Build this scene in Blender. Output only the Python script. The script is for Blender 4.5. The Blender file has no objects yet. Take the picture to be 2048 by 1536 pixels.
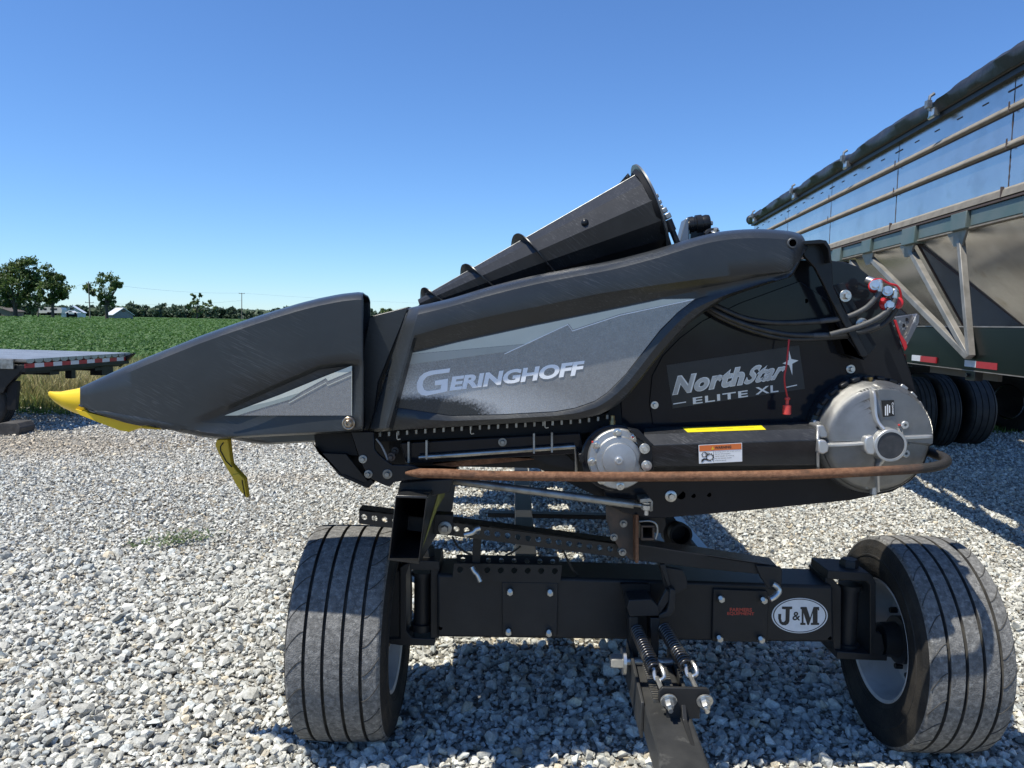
import bpy, bmesh, math, random
import numpy as np
from mathutils import Vector, Matrix
random.seed(7); rng = np.random.default_rng(11)
S = bpy.context.scene; COL = S.collection
rad = math.radians
# ------------------------------------------------------------------ camera, sky, sun, exposure
FPX, CX, CY, EYE = 1538.0, 1024.0, 768.0, 1.757      # focal length and centre of the 2048x1536 photograph, eye height in metres
PITCH, ROLL = rad(4.6), rad(1.1)
_f = Vector((0, math.cos(PITCH), -math.sin(PITCH))); _r0 = Vector((1, 0, 0)); _u0 = Vector((0, math.sin(PITCH), math.cos(PITCH)))
_r = math.cos(ROLL)*_r0 + math.sin(ROLL)*_u0; _u = -math.sin(ROLL)*_r0 + math.cos(ROLL)*_u0
cam = bpy.data.cameras.new('camera'); camo = bpy.data.objects.new('camera', cam); COL.objects.link(camo)
cam.sensor_width = 36; cam.lens = 36*FPX/2048; cam.clip_start = 0.05; cam.clip_end = 6000
_m = Matrix((_r, _u, -_f)).transposed().to_4x4(); _m.translation = (0, 0, EYE); camo.matrix_world = _m
S.camera = camo
SUNV = Vector((-0.42, -0.215, 1)).normalized()         # towards the sun: high, from the left and a little behind the camera
w = bpy.data.worlds.new('World'); S.world = w; w.use_nodes = True
nt = w.node_tree; sky = nt.nodes.new('ShaderNodeTexSky'); sky.sky_type = 'NISHITA'; sky.sun_disc = False
sky.sun_elevation = math.asin(SUNV.z); sky.sun_rotation = math.atan2(SUNV.x, SUNV.y)
sky.air_density = 1.0; sky.dust_density = 0.0; sky.ozone_density = 6.0; sky.altitude = 200
bg = nt.nodes['Background']; bg.inputs['Strength'].default_value = 0.089
tint = nt.nodes.new('ShaderNodeMix'); tint.data_type = 'RGBA'; tint.blend_type = 'MULTIPLY'; tint.inputs[0].default_value = 1; tint.inputs[7].default_value = (.68, .88, 1.11, 1)   # white balance of the sky
nt.links.new(sky.outputs[0], tint.inputs[6]); nt.links.new(tint.outputs[2], bg.inputs[0])
sl = bpy.data.lights.new('sun', 'SUN'); sl.energy = 3.6; sl.angle = rad(0.55); sl.color = (1, 0.95, 0.83)
so = bpy.data.objects.new('sun', sl); COL.objects.link(so); so.rotation_euler = SUNV.to_track_quat('Z', 'Y').to_euler(); so.location = (-5, -3, 12)
S.view_settings.view_transform = 'Standard'; S.view_settings.look = 'None'; S.view_settings.gamma = 1; S.view_settings.exposure = 0.76

# ------------------------------------------------------------------ helpers
def ray(x, y): return _f + _r*((x-CX)/FPX) + _u*((CY-y)/FPX)
CAMP = Vector((0, 0, EYE))
def P(x, y, Y):                       # the point at depth Y seen at photo pixel x, y
    d = ray(x, y); return CAMP + d*(Y/d.y)
def G(x, y, z=0.0):                   # the point at height z seen at photo pixel x, y
    d = ray(x, y); return CAMP + d*((z-EYE)/d.z)
def PP(pts, Y): return [P(a, b, Y) for a, b in pts]
def poly(*a): return list(zip(a[0::2], a[1::2]))

class MB:                             # collects faces; build() links them as one mesh object
    def __init__(s): s.v = []; s.f = []; s.mi = []; s.cur = 0
    def add(s, verts, faces):
        o = len(s.v); s.v += [tuple(p) for p in verts]; s.f += [tuple(i+o for i in f) for f in faces]; s.mi += [s.cur]*len(faces); return s
    def hexa(s, a, b):                # two quads, same winding
        return s.add(list(a)+list(b), [(0,1,2,3),(7,6,5,4),(0,4,5,1),(1,5,6,2),(2,6,7,3),(3,7,4,0)])
    def box(s, c, d, rot=None):
        c = Vector(c); q = [Vector((x*d[0]/2, y*d[1]/2, z*d[2]/2)) for z in (-1,1) for x,y in ((-1,-1),(1,-1),(1,1),(-1,1))]
        if rot is not None: q = [rot @ p for p in q]
        q = [p+c for p in q]; return s.hexa(q[:4], q[4:])
    def prism(s, pts, back):          # closed outline pts (3D) and a vector (or list) to its back
        n = len(pts); pts = [Vector(p) for p in pts]
        bk = [p+Vector(back) for p in pts] if not isinstance(back, list) else back
        return s.add(pts+bk, [tuple(range(n)), tuple(range(2*n-1, n-1, -1))] + [(i, i+n, (i+1)%n+n, (i+1)%n) for i in range(n)])
    def px(s, pts, Y0, Y1): return s.prism(PP(pts, Y0), (0, Y1-Y0, 0))
    def ring(s, loops, closed=True, cap=True):     # loft through equal-length loops
        n = len(loops[0]); v = [p for l in loops for p in l]; f = []
        for k in range(len(loops)-1):
            for i in range(n if closed else n-1):
                j = (i+1)%n; f.append((k*n+i, k*n+j, (k+1)*n+j, (k+1)*n+i))
        if cap: f.append(tuple(range(n-1, -1, -1))); f.append(tuple((len(loops)-1)*n+i for i in range(n)))
        return s.add(v, f)
    def tube(s, path, r, n=10, cap=True):
        path = [Vector(p) for p in path]; loops = []; up = None
        rr = r if isinstance(r, (list, tuple)) else [r]*len(path)
        for i, p in enumerate(path):
            t = (path[min(i+1, len(path)-1)]-path[max(i-1, 0)]).normalized()
            if up is None: up = Vector((0,0,1)) if abs(t.z) < .9 else Vector((0,1,0))
            a = t.cross(up); a.normalize(); b = a.cross(t).normalized(); up = b
            loops.append([p+(a*math.cos(k*2*math.pi/n)+b*math.sin(k*2*math.pi/n))*rr[i] for k in range(n)])
        return s.ring(loops, True, cap)
    def cyl(s, a, b, r, n=16, r2=None): return s.tube([a, b], [r, r if r2 is None else r2], n)
    def lathe(s, o, ax, prof, n=32, cap=True, ph=0.0):   # prof: (distance along axis, radius)
        o = Vector(o); ax = Vector(ax).normalized(); a = ax.orthogonal().normalized()
        if abs(ax.z) < .99: a = (Vector((0,0,1))-ax*ax.z).normalized()
        b = ax.cross(a)
        return s.ring([[o+ax*h+(a*math.cos(ph+k*2*math.pi/n)+b*math.sin(ph+k*2*math.pi/n))*r for k in range(n)] for h, r in prof], True, cap)
    def hexbolt(s, o, ax, r, h=0.012, washer=True):
        o = Vector(o); ax = Vector(ax).normalized()
        if washer: s.lathe(o, ax, [(0, r*1.75), (h*.25, r*1.75), (h*.3, r*1.65)], 20)
        s.lathe(o+ax*(h*.3), ax, [(0, r), (h*.8, r), (h, r*.86)], 6)
        return s
    def sphere(s, c, r, n=12):
        return s.lathe(Vector(c)-Vector((0,0,r)), (0,0,1), [(r-r*math.cos(math.pi*k/n), max(1e-4, r*math.sin(math.pi*k/n))) for k in range(n+1)], n)
    def build(s, name, mats, parent=None, smooth=35, bevel=0.0, label=None, seg=2):
        me = bpy.data.meshes.new(name); org = Vector(parent['_o']) if parent is not None else Vector((0,0,0))
        me.from_pydata([tuple(Vector(p)-org) for p in s.v], [], s.f); me.validate()
        mats = mats if isinstance(mats, (list, tuple)) else [mats]
        for m in mats: me.materials.append(m)
        if len(mats) > 1 and len(me.polygons) == len(s.mi): me.polygons.foreach_set('material_index', s.mi)
        bm = bmesh.new(); bm.from_mesh(me); bmesh.ops.recalc_face_normals(bm, faces=bm.faces); bm.to_mesh(me); bm.free()
        if smooth: 
            me.polygons.foreach_set('use_smooth', [True]*len(me.polygons)); me.set_sharp_from_angle(angle=rad(smooth))
        o = bpy.data.objects.new(name, me); COL.objects.link(o); o['_o'] = tuple(org)
        if parent is not None: o.parent = parent
        if bevel:
            b = o.modifiers.new('edge', 'BEVEL'); b.width = bevel; b.segments = seg; b.limit_method = 'ANGLE'; b.angle_limit = rad(40); b.harden_normals = False
        if label: o['label'] = label
        return o

def thing(name, label, cat, loc, group=None):
    o = bpy.data.objects.new(name, None); COL.objects.link(o); o.location = loc; o.empty_display_size = .2
    o['_o'] = tuple(loc); o['label'] = label; o['category'] = cat
    if group: o['group'] = group
    return o
def tag(o, label=None, cat=None, group=None, kind=None):
    if label: o['label'] = label
    if cat: o['category'] = cat
    if group: o['group'] = group
    if kind: o['kind'] = kind
    return o
def npmesh(name, v, f, mat, k=3, col=None, smooth=False):       # big mesh from arrays
    me = bpy.data.meshes.new(name); nv, nf = len(v), len(f)
    me.vertices.add(nv); me.vertices.foreach_set('co', np.asarray(v, np.float32).ravel())
    me.loops.add(nf*k); me.loops.foreach_set('vertex_index', np.asarray(f, np.int32).ravel())
    me.polygons.add(nf); me.polygons.foreach_set('loop_start', np.arange(0, nf*k, k, dtype=np.int32))
    if smooth: me.polygons.foreach_set('use_smooth', np.ones(nf, bool))
    else: me.polygons.foreach_set('use_smooth', np.zeros(nf, bool))
    me.update(calc_edges=True)
    if col is not None:
        a = me.color_attributes.new('Col', 'FLOAT_COLOR', 'POINT'); c = np.ones((nv, 4), np.float32); c[:, :3] = col; a.data.foreach_set('color', c.ravel())
    me.materials.append(mat); o = bpy.data.objects.new(name, me); COL.objects.link(o); o['_o'] = (0,0,0); return o

def text_on(s, string, bl, br, tl, off=0.0, shear=0.0, space=1.0, Yback=0.0):   # flat lettering as a mesh, stretched onto three corner points
    cu = bpy.data.curves.new('lettering', 'FONT'); cu.body = string; cu.size = 1; cu.offset = off; cu.shear = shear; cu.space_character = space; cu.resolution_u = 4; cu.fill_mode = 'FRONT'
    ob = bpy.data.objects.new('lettering', cu); me = bpy.data.meshes.new_from_object(ob)
    co = np.array([v.co[:] for v in me.vertices]); fs = [tuple(p.vertices) for p in me.polygons]
    bpy.data.objects.remove(ob); bpy.data.curves.remove(cu); bpy.data.meshes.remove(me)
    x0, x1 = co[:,0].min(), co[:,0].max(); y0, y1 = co[:,1].min(), co[:,1].max()
    bl, br, tl = Vector(bl), Vector(br), Vector(tl)
    s.add([bl+(br-bl)*((c[0]-x0)/(x1-x0))+(tl-bl)*((c[1]-y0)/(y1-y0)) for c in co], fs); return s

def spline(pts, n=8):                 # Catmull-Rom through points
    pts = [Vector(p) for p in pts]; q = [pts[0]*2-pts[1]]+pts+[pts[-1]*2-pts[-2]]; out = []
    for i in range(1, len(q)-2):
        for k in range(n):
            t = k/n; a, b, c, d = q[i-1], q[i], q[i+1], q[i+2]
            out.append(.5*((2*b)+(c-a)*t+(2*a-5*b+4*c-d)*t*t+(3*b-a-3*c+d)*t**3))
    return out+[pts[-1]]
def interp(tab, x):                   # piecewise linear y(x) from (x, y) pairs
    return float(np.interp(x, [a for a, _ in tab], [b for _, b in tab]))
def sspl(pts, n=6): return [(p.x, p.y) for p in spline([Vector((a, b, 0)) for a, b in pts], n)]

# ------------------------------------------------------------------ materials
def M(name, col, rough=.5, metal=0.0, col2=None, scale=6.0, lo=.4, hi=.65, bump=0.0, bscale=60.0, spec=.5, coat=0.0,
      scratch=None, dust=None, stretch=None, rvar=0.0, detail=6.0):
    m = bpy.data.materials.new(name); m.use_nodes = True; n = m.node_tree.nodes; L = m.node_tree.links; b = n['Principled BSDF']
    b.inputs['Roughness'].default_value = rough; b.inputs['Metallic'].default_value = metal; b.inputs['Specular IOR Level'].default_value = spec
    b.inputs['Coat Weight'].default_value = coat; b.inputs['Coat Roughness'].default_value = .08
    tc = n.new('ShaderNodeTexCoord'); src = tc.outputs['Object']
    if stretch:
        mp = n.new('ShaderNodeMapping'); mp.inputs['Rotation'].default_value = stretch[1]; mp.inputs['Scale'].default_value = stretch[0]; L.new(src, mp.inputs[0]); nsrc = mp.outputs[0]
    else: nsrc = src
    def noise(sc, det=detail, s=nsrc, r=.6):
        t = n.new('ShaderNodeTexNoise'); t.inputs['Scale'].default_value = sc; t.inputs['Detail'].default_value = det; t.inputs['Roughness'].default_value = r; L.new(s, t.inputs['Vector']); return t.outputs['Fac']
    def rng_(f, a, c):
        t = n.new('ShaderNodeMapRange'); t.inputs[1].default_value = a; t.inputs[2].default_value = c; L.new(f, t.inputs[0]); return t.outputs[0]
    def mix(f, a, c):
        t = n.new('ShaderNodeMix'); t.data_type = 'RGBA'; L.new(f, t.inputs[0])
        for k, q in ((6, a), (7, c)):
            if isinstance(q, tuple): t.inputs[k].default_value = (*q, 1)
            else: L.new(q, t.inputs[k])
        return t.outputs[2]
    c = (*col,) ; out = None
    if col2: out = mix(rng_(noise(scale), lo, hi), tuple(col), tuple(col2))
    rf = None
    if scratch:      # (colour, threshold, rotation, amount): fine straight scuffs lying one way
        sc, th, rot, am = scratch
        m0 = n.new('ShaderNodeMapping'); m0.inputs['Rotation'].default_value = (0, rot, 0); L.new(src, m0.inputs[0])
        mp = n.new('ShaderNodeMapping'); mp.inputs['Scale'].default_value = (10, 110, 560); L.new(m0.outputs[0], mp.inputs[0])
        f1 = rng_(noise(1.0, 2, mp.outputs[0]), th, th+.10); f2 = rng_(noise(4.0, 4, src), .40, .66)
        mu = n.new('ShaderNodeMath'); mu.operation = 'MULTIPLY'; L.new(f1, mu.inputs[0]); L.new(f2, mu.inputs[1])
        mu2 = n.new('ShaderNodeMath'); mu2.operation = 'MULTIPLY'; L.new(mu.outputs[0], mu2.inputs[0]); mu2.inputs[1].default_value = am
        out = mix(mu2.outputs[0], out if out else tuple(col), tuple(sc))
    if dust:         # (colour, scale, lo, hi)
        dc, ds, dl, dh = dust; out = mix(rng_(noise(ds, 9, src, .7), dl, dh), out if out else tuple(col), tuple(dc))
    if out: L.new(out, b.inputs['Base Color'])
    else: b.inputs['Base Color'].default_value = (*col, 1)
    if rvar:
        t = n.new('ShaderNodeMapRange'); L.new(noise(scale*1.7, 5, src), t.inputs[0]); t.inputs[1].default_value = .3; t.inputs[2].default_value = .7
        t.inputs[3].default_value = max(.02, rough-rvar); t.inputs[4].default_value = min(1, rough+rvar); L.new(t.outputs[0], b.inputs['Roughness'])
    if bump:
        bp = n.new('ShaderNodeBump'); bp.inputs['Strength'].default_value = bump; bp.inputs['Distance'].default_value = .01; L.new(noise(bscale, 6), bp.inputs['Height']); L.new(bp.outputs[0], b.inputs['Normal'])
    return m
def leafmat(name, a, c, tr=.35, gloss=.4):
    m = bpy.data.materials.new(name); m.use_nodes = True; n = m.node_tree.nodes; L = m.node_tree.links; b = n['Principled BSDF']
    at = n.new('ShaderNodeAttribute'); at.attribute_name = 'Col'; mx = n.new('ShaderNodeMix'); mx.data_type = 'RGBA'
    sp = n.new('ShaderNodeSeparateColor'); L.new(at.outputs['Color'], sp.inputs[0]); L.new(sp.outputs[0], mx.inputs[0]); mx.inputs[6].default_value = (*a, 1); mx.inputs[7].default_value = (*c, 1)
    L.new(mx.outputs[2], b.inputs['Base Color']); b.inputs['Roughness'].default_value = gloss
    t = n.new('ShaderNodeBsdfTranslucent'); L.new(mx.outputs[2], t.inputs[0]); ms = n.new('ShaderNodeMixShader'); ms.inputs[0].default_value = tr
    L.new(b.outputs[0], ms.inputs[1]); L.new(t.outputs[0], ms.inputs[2]); L.new(ms.outputs[0], n['Material Output'].inputs[0]); return m
PLAST = M('scuffed_plastic', (.021,.0235,.025), .33, 0, (.030,.033,.035), 3.0, .35, .7, .10, 900, .5, scratch=((.17,.18,.19), .56, rad(-24), .38), rvar=.07)
PLAST2 = M('scuffed_plastic_light', (.050,.054,.058), .44, 0, (.075,.08,.085), 30.0, .45, .6, .10, 900, .5, scratch=((.24,.25,.26), .54, rad(-24), .7))
BLACK = M('gloss_black_paint', (.011,.013,.017), .10, 0, (.015,.017,.021), 5, .4, .7, 0, 60, .24, rvar=.04, dust=((.05,.05,.05), 40, .66, .9))
SATIN = M('satin_black_paint', (.010,.011,.013), .32, 0, (.016,.017,.019), 8, .4, .7, .03, 200, .30, dust=((.07,.065,.06), 9, .60, .95))
DARK = M('dull_black', (.006,.006,.007), .6, spec=.3)
VOID = M('hole_shade_black', (.0008,.0008,.001), .9, spec=.0)  # flat black that stands in for the shade inside holes
ALU = M('cast_aluminium', (.50,.50,.49), .42, .85, (.40,.40,.39), 14, .4, .7, .25, 700, dust=((.30,.29,.27), 6, .6, .95))
ALU2 = M('machined_aluminium', (.55,.55,.54), .36, .7, (.46,.46,.45), 20, .4, .7, .1, 900)
ZINC = M('zinc_plated_steel', (.62,.62,.60), .30, .85, (.42,.42,.40), 40, .45, .7)
GALV = M('galvanised_tube', (.36,.36,.34), .42, .8, (.22,.21,.19), 18, .42, .65, .05, 300)
RUST = M('rusty_steel', (.15,.066,.032), .58, .15, (.27,.135,.072), 60, .38, .66, .6, 300, .4, dust=((.040,.024,.017), 9, .55, .72))
BROWNSTEEL = M('dark_worn_steel', (.045,.042,.04), .45, .3, (.11,.075,.055), 12, .42, .7, .1, 200)
CHROME = M('chrome', (.8,.8,.8), .08, 1)
YELLOW = M('yellow_plastic', (.78,.53,.012), .38, 0, (.70,.46,.01), 5, .4, .7, .04, 500)
YPAINT = M('dirty_yellow_paint', (.62,.42,.02), .5, 0, (.42,.28,.02), 6, .4, .75, .08, 300, dust=((.16,.11,.03), 14, .60, .85))
YLABEL = M('yellow_label', (.80,.66,.02), .35)
DYLABEL = M('dirty_yellow_label', (.34,.34,.08), .6, 0, (.22,.22,.06), 20, .4, .7)
RED = M('red_rubber', (.50,.018,.022), .4)
REDCAP = M('red_plastic', (.62,.06,.05), .35)
RUBBER = M('hose_rubber', (.018,.019,.020), .45, 0, (.035,.036,.037), 30, .4, .7)
HOSEGREY = M('hose_sleeve', (.055,.057,.058), .55, 0, (.085,.085,.085), 60, .4, .7)
# ------------------------------------------------------------------ ground, field, gravel
def gravel_mat(name, scale, sparse):
    m = bpy.data.materials.new(name); m.use_nodes = True; n = m.node_tree.nodes; L = m.node_tree.links; b = n['Principled BSDF']; b.inputs['Roughness'].default_value = .9; b.inputs['Specular IOR Level'].default_value = .2
    tc = n.new('ShaderNodeTexCoord'); v = n.new('ShaderNodeTexVoronoi'); v.inputs['Scale'].default_value = scale; v.inputs['Randomness'].default_value = 1; L.new(tc.outputs['Object'], v.inputs['Vector'])
    sp = n.new('ShaderNodeSeparateColor'); L.new(v.outputs['Color'], sp.inputs[0])
    cr = n.new('ShaderNodeValToRGB'); cr.color_ramp.elements[0].color = (.15,.146,.135,1); cr.color_ramp.elements[1].color = (.50,.485,.43,1)
    e = cr.color_ramp.elements.new(.5); e.color = (.30,.292,.26,1); e = cr.color_ramp.elements.new(.93); e.color = (.34,.30,.24,1); L.new(sp.outputs[0], cr.inputs[0])
    ns = n.new('ShaderNodeTexNoise'); ns.inputs['Scale'].default_value = .35; ns.inputs['Detail'].default_value = 6; L.new(tc.outputs['Object'], ns.inputs['Vector'])
    mr = n.new('ShaderNodeMapRange'); mr.inputs[1].default_value = .52; mr.inputs[2].default_value = .72; L.new(ns.outputs[0], mr.inputs[0])
    mx = n.new('ShaderNodeMix'); mx.data_type = 'RGBA'; mx.blend_type = 'MULTIPLY'; L.new(mr.outputs[0], mx.inputs[0]); L.new(cr.outputs[0], mx.inputs[6]); mx.inputs[7].default_value = (.86,.76,.62,1)
    L.new(mx.outputs[2], b.inputs['Base Color'])
    bp = n.new('ShaderNodeBump'); bp.inputs['Strength'].default_value = 1; bp.inputs['Distance'].default_value = .03
    v2 = n.new('ShaderNodeTexVoronoi'); v2.inputs['Scale'].default_value = scale; L.new(tc.outputs['Object'], v2.inputs['Vector']); 
    ad = n.new('ShaderNodeMath'); ad.operation = 'SUBTRACT'; L.new(sp.outputs[1], ad.inputs[0]); L.new(v2.outputs['Distance'], ad.inputs[1]); L.new(ad.outputs[0], bp.inputs['Height'])
    L.new(bp.outputs[0], b.inputs['Normal']); return m
g = MB(); g.add([(-3000,-300,0),(3000,-300,0),(3000,5000,0),(-3000,5000,0)], [(0,1,2,3)])
tag(g.build('gravel_ground', gravel_mat('gravel_bed', 26, 0), smooth=0), kind='structure')

# crushed stone lying on the bed: angular hulls, one object (nobody could count it)
def stone_kinds(n, npt):
    out = []
    for k in range(n):
        bm = bmesh.new(); el = rng.uniform(.6, 1.0, 3); el[0] = 1; el[2] *= .72
        for _ in range(npt):
            d = rng.normal(size=3); d /= np.linalg.norm(d); bm.verts.new(d*el*rng.uniform(.78, 1.0)*.5)
        bmesh.ops.convex_hull(bm, input=bm.verts); bmesh.ops.delete(bm, geom=[v for v in bm.verts if not v.link_faces], context='VERTS'); bmesh.ops.triangulate(bm, faces=bm.faces)
        bm.verts.index_update(); out.append((np.array([v.co[:] for v in bm.verts]), np.array([[v.index for v in f.verts] for f in bm.faces]))); bm.free()
    return out
def scatter(n, y0, y1, size, kinds, pw=1.0, side=.74):
    y = np.sqrt(rng.uniform(y0**2, y1**2, n)); x = rng.uniform(-1, 1, n)*(y*side+.35)
    s = np.clip(np.exp(rng.normal(math.log(size), .34, n)), size*.45, size*2.1)
    z = s*rng.uniform(-.02, .26, n); kid = rng.integers(0, len(kinds), n); V = []; Fc = []; C = []; o = 0
    tan = rng.random(n); br = np.clip(rng.normal(.56, .13, n), .24, .82)
    base = np.stack([br, br*.985, br*.89], 1); w_ = (tan > .955)[:, None]; base = np.where(w_, base*np.array([1.08, .97, .82]), base); w_ = (tan < .16)[:, None]; base = np.where(w_, base*np.array([.84, .89, .95]), base)
    tn = (np.exp(-((x+6.6)/2.0)**2-((y-10.2)/1.1)**2)*.8+.55*np.exp(-((y-8.6-.12*x)/.28)**2)*(np.sin(x*1.7)>.2)*rng.random(n))[:, None]; base = base*(1-tn)+np.array([.52,.43,.31])*tn*(.6+.8*rng.random((n,1)))
    for k, (kv, kf) in enumerate(kinds):
        i = np.where(kid == k)[0]; m = len(i)
        if not m: continue
        a = rng.uniform(0, 2*np.pi, m); t = rng.normal(0, .55, m); u = rng.normal(0, .55, m)
        ca, sa, ct, st, cu, su = np.cos(a), np.sin(a), np.cos(t), np.sin(t), np.cos(u), np.sin(u)
        Rz = np.zeros((m,3,3)); Rz[:,0,0]=ca; Rz[:,0,1]=-sa; Rz[:,1,0]=sa; Rz[:,1,1]=ca; Rz[:,2,2]=1
        Rx = np.zeros((m,3,3)); Rx[:,0,0]=1; Rx[:,1,1]=ct; Rx[:,1,2]=-st; Rx[:,2,1]=st; Rx[:,2,2]=ct
        Ry = np.zeros((m,3,3)); Ry[:,1,1]=1; Ry[:,0,0]=cu; Ry[:,0,2]=su; Ry[:,2,0]=-su; Ry[:,2,2]=cu
        R = Rz@Rx@Ry; v = np.einsum('mij,pj->mpi', R, kv)*s[i][:,None,None] + np.stack([x[i], y[i], z[i]+s[i]*.12], 1)[:,None,:]
        p = len(kv); V.append(v.reshape(-1,3)); Fc.append((kf[None]+(np.arange(m)*p)[:,None,None]+o).reshape(-1,3)); C.append(np.repeat(base[i], p, 0)); o += m*p
    return np.concatenate(V), np.concatenate(Fc), np.concatenate(C)
def stone_mat():
    m = bpy.data.materials.new('crushed_limestone'); m.use_nodes = True; n = m.node_tree.nodes; L = m.node_tree.links; b = n['Principled BSDF']; b.inputs['Roughness'].default_value = .85; b.inputs['Specular IOR Level'].default_value = .25
    at = n.new('ShaderNodeAttribute'); at.attribute_name = 'Col'; tc = n.new('ShaderNodeTexCoord')
    ns = n.new('ShaderNodeTexNoise'); ns.inputs['Scale'].default_value = 45; ns.inputs['Detail'].default_value = 8; ns.inputs['Roughness'].default_value = .7; L.new(tc.outputs['Object'], ns.inputs['Vector'])
    mr = n.new('ShaderNodeMapRange'); mr.inputs[1].default_value = .3; mr.inputs[2].default_value = .7; mr.inputs[3].default_value = .62; mr.inputs[4].default_value = 1.25; L.new(ns.outputs[0], mr.inputs[0])
    vm = n.new('ShaderNodeVectorMath'); vm.operation = 'SCALE'; L.new(at.outputs['Color'], vm.inputs[0]); L.new(mr.outputs[0], vm.inputs['Scale']); L.new(vm.outputs[0], b.inputs['Base Color'])
    bp = n.new('ShaderNodeBump'); bp.inputs['Strength'].default_value = .6; bp.inputs['Distance'].default_value = .006; n2 = n.new('ShaderNodeTexNoise'); n2.inputs['Scale'].default_value = 120; n2.inputs['Detail'].default_value = 5; L.new(tc.outputs['Object'], n2.inputs['Vector']); L.new(n2.outputs[0], bp.inputs['Height']); L.new(bp.outputs[0], b.inputs['Normal']); return m
K1 = stone_kinds(36, 15); K2 = stone_kinds(24, 9)
parts = [scatter(40000, 2.0, 5.6, .021, K2, side=1.05), scatter(46000, 2.0, 5.6, .034, K1, side=1.05), scatter(7500, 2.0, 5.6, .050, K1, side=1.05), scatter(120000, 5.6, 9.8, .032, K2, side=.95), scatter(100000, 9.8, 17, .038, K2, side=.86)]
o = 0; Vs = []; Fs = []; Cs = []
for v, f, c in parts: Vs.append(v); Fs.append(f+o); Cs.append(c); o += len(v)
V_ = np.concatenate(Vs); F_ = np.concatenate(Fs); C_ = np.concatenate(Cs)
tag(npmesh('gravel_stones', V_, F_, stone_mat(), 3, C_), 'loose angular grey crushed limestone covering the yard', 'gravel', kind='stuff')

# the crop field beyond the yard
FIELD = M('crop_canopy_soil', (.03,.075,.018), .8, 0, (.055,.12,.028), 1.2, .38, .64, 1.0, 5, .1)
f_ = MB(); y0, y1 = 21.0, 330.0
f_.add([(-420,y0,.40),(420,y0+2,.40),(420,y1,.55),(-420,y1,.55)], [(0,1,2,3)]); f_.add([(-420,y0-.3,0),(420,y0+1.7,0),(420,y0+2,.40),(-420,y0,.40)], [(0,1,2,3)])
tag(f_.build('field_ground', FIELD, smooth=0), kind='structure')
far = MB(); far.add([(-1500,330,.004),(1500,330,.004),(1500,1500,.004),(-1500,1500,.004)], [(0,1,2,3)])
tag(far.build('meadow_ground', M('far_meadow', (.05,.10,.03), .9), smooth=0), kind='structure')
def quads(n, x, y, z, s, tilt, asp=1.5):           # leaf-shaped quads, tilted at random
    a = rng.uniform(0, 2*np.pi, n); t = rng.normal(0, tilt, n); u = rng.normal(0, tilt, n)
    d1 = np.stack([np.cos(a)*np.cos(t), np.sin(a)*np.cos(t), np.sin(t)], 1); d2 = np.stack([-np.sin(a)*np.cos(u), np.cos(a)*np.cos(u), np.sin(u)], 1)
    c = np.stack([x, y, z], 1); s = np.asarray(s)[:, None] if np.ndim(s) else s
    v = np.stack([c-d1*s*.5*asp, c+d2*s*.42, c+d1*s*.5*asp, c-d2*s*.42], 1).reshape(-1, 3)
    return v, np.arange(n*4).reshape(-1, 4)
def field_patch(n, a, b, size, zt):
    y = np.sqrt(rng.uniform(a*a, b*b, n)); x = rng.uniform(-.88, .42, n)*y-1
    row = np.sin(y*8.2)*.03; hgt = .62+row+.05*np.sin(x*.9+y*.4)
    return quads(n, x, y, hgt+rng.uniform(-.20, .08, n), rng.uniform(.7, 1.3, n)*size, zt)
Vs = []; Fs = []; Cs = []; o = 0
for n, a, b, sz, tl in ((170000, y0, 38, .088, .50), (125000, 38, 80, .15, .42), (110000, 80, 180, .34, .32), (66000, 180, 326, .75, .25)):
    v, f = field_patch(n, a, b, sz, tl); v[:,1] = np.maximum(v[:,1], y0-.2); Vs.append(v); Fs.append(f+o); o += len(v)
    c = np.repeat(np.clip(rng.normal(.42, .26, n), 0, 1), 4); Cs.append(np.stack([c]*3, 1))
tag(npmesh('bean_crop', np.concatenate(Vs), np.concatenate(Fs), leafmat('bean_leaf', (.050,.115,.028), (.10,.20,.052), .33, .65), 4, np.concatenate(Cs)), 'dense low green bean crop filling the flat field', 'crop', kind='stuff')
# rough grass verge between gravel and field
def blades(n, xr, yr, hgt, wd, lean, hfun=None):
    x = rng.uniform(*xr, n); y = rng.uniform(*yr, n); a = rng.uniform(0, 2*np.pi, n); h = rng.uniform(.45, 1.15, n)*hgt
    if hfun is not None: h = h*hfun(x, y)
    dx, dy = np.cos(a), np.sin(a); ln = rng.uniform(.1, 1, n)*lean*h; b = rng.uniform(0, 2*np.pi, n)
    base = np.stack([x, y, np.zeros(n)], 1); wv = np.stack([dx, dy, np.zeros(n)], 1)*wd; tip = base+np.stack([np.cos(b)*ln, np.sin(b)*ln, h], 1); mid = base+np.stack([np.cos(b)*ln*.35, np.sin(b)*ln*.35, h*.6], 1)
    v = np.stack([base-wv, base+wv, mid+wv*.8, tip, mid-wv*.8], 1).reshape(-1, 3)
    f = (np.arange(n)*5)[:, None, None]+np.array([[0,1,2],[0,2,4],[4,2,3]])[None]; return v, f.reshape(-1, 3)
edge = lambda x, y: np.clip((y-(13.3+.35*np.sin(x*1.3)+.25*np.sin(x*3.1)))/1.3, .12, 1)
v, f = blades(104000, (-20, 9), (13.2, 21.4), .70, .012, .75, edge)
pt = np.sin(v[::5,0]*1.1+v[::5,1]*.7)+np.sin(v[::5,0]*.37-1.0)+rng.normal(0, .8, len(v)//5); dry = np.clip(.36+.34*pt, 0, 1)*np.clip((v[::5,1]-13.3)/1.2, .1, 1)*np.clip((21.4-v[::5,1])/2.4, .15, 1)
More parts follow.
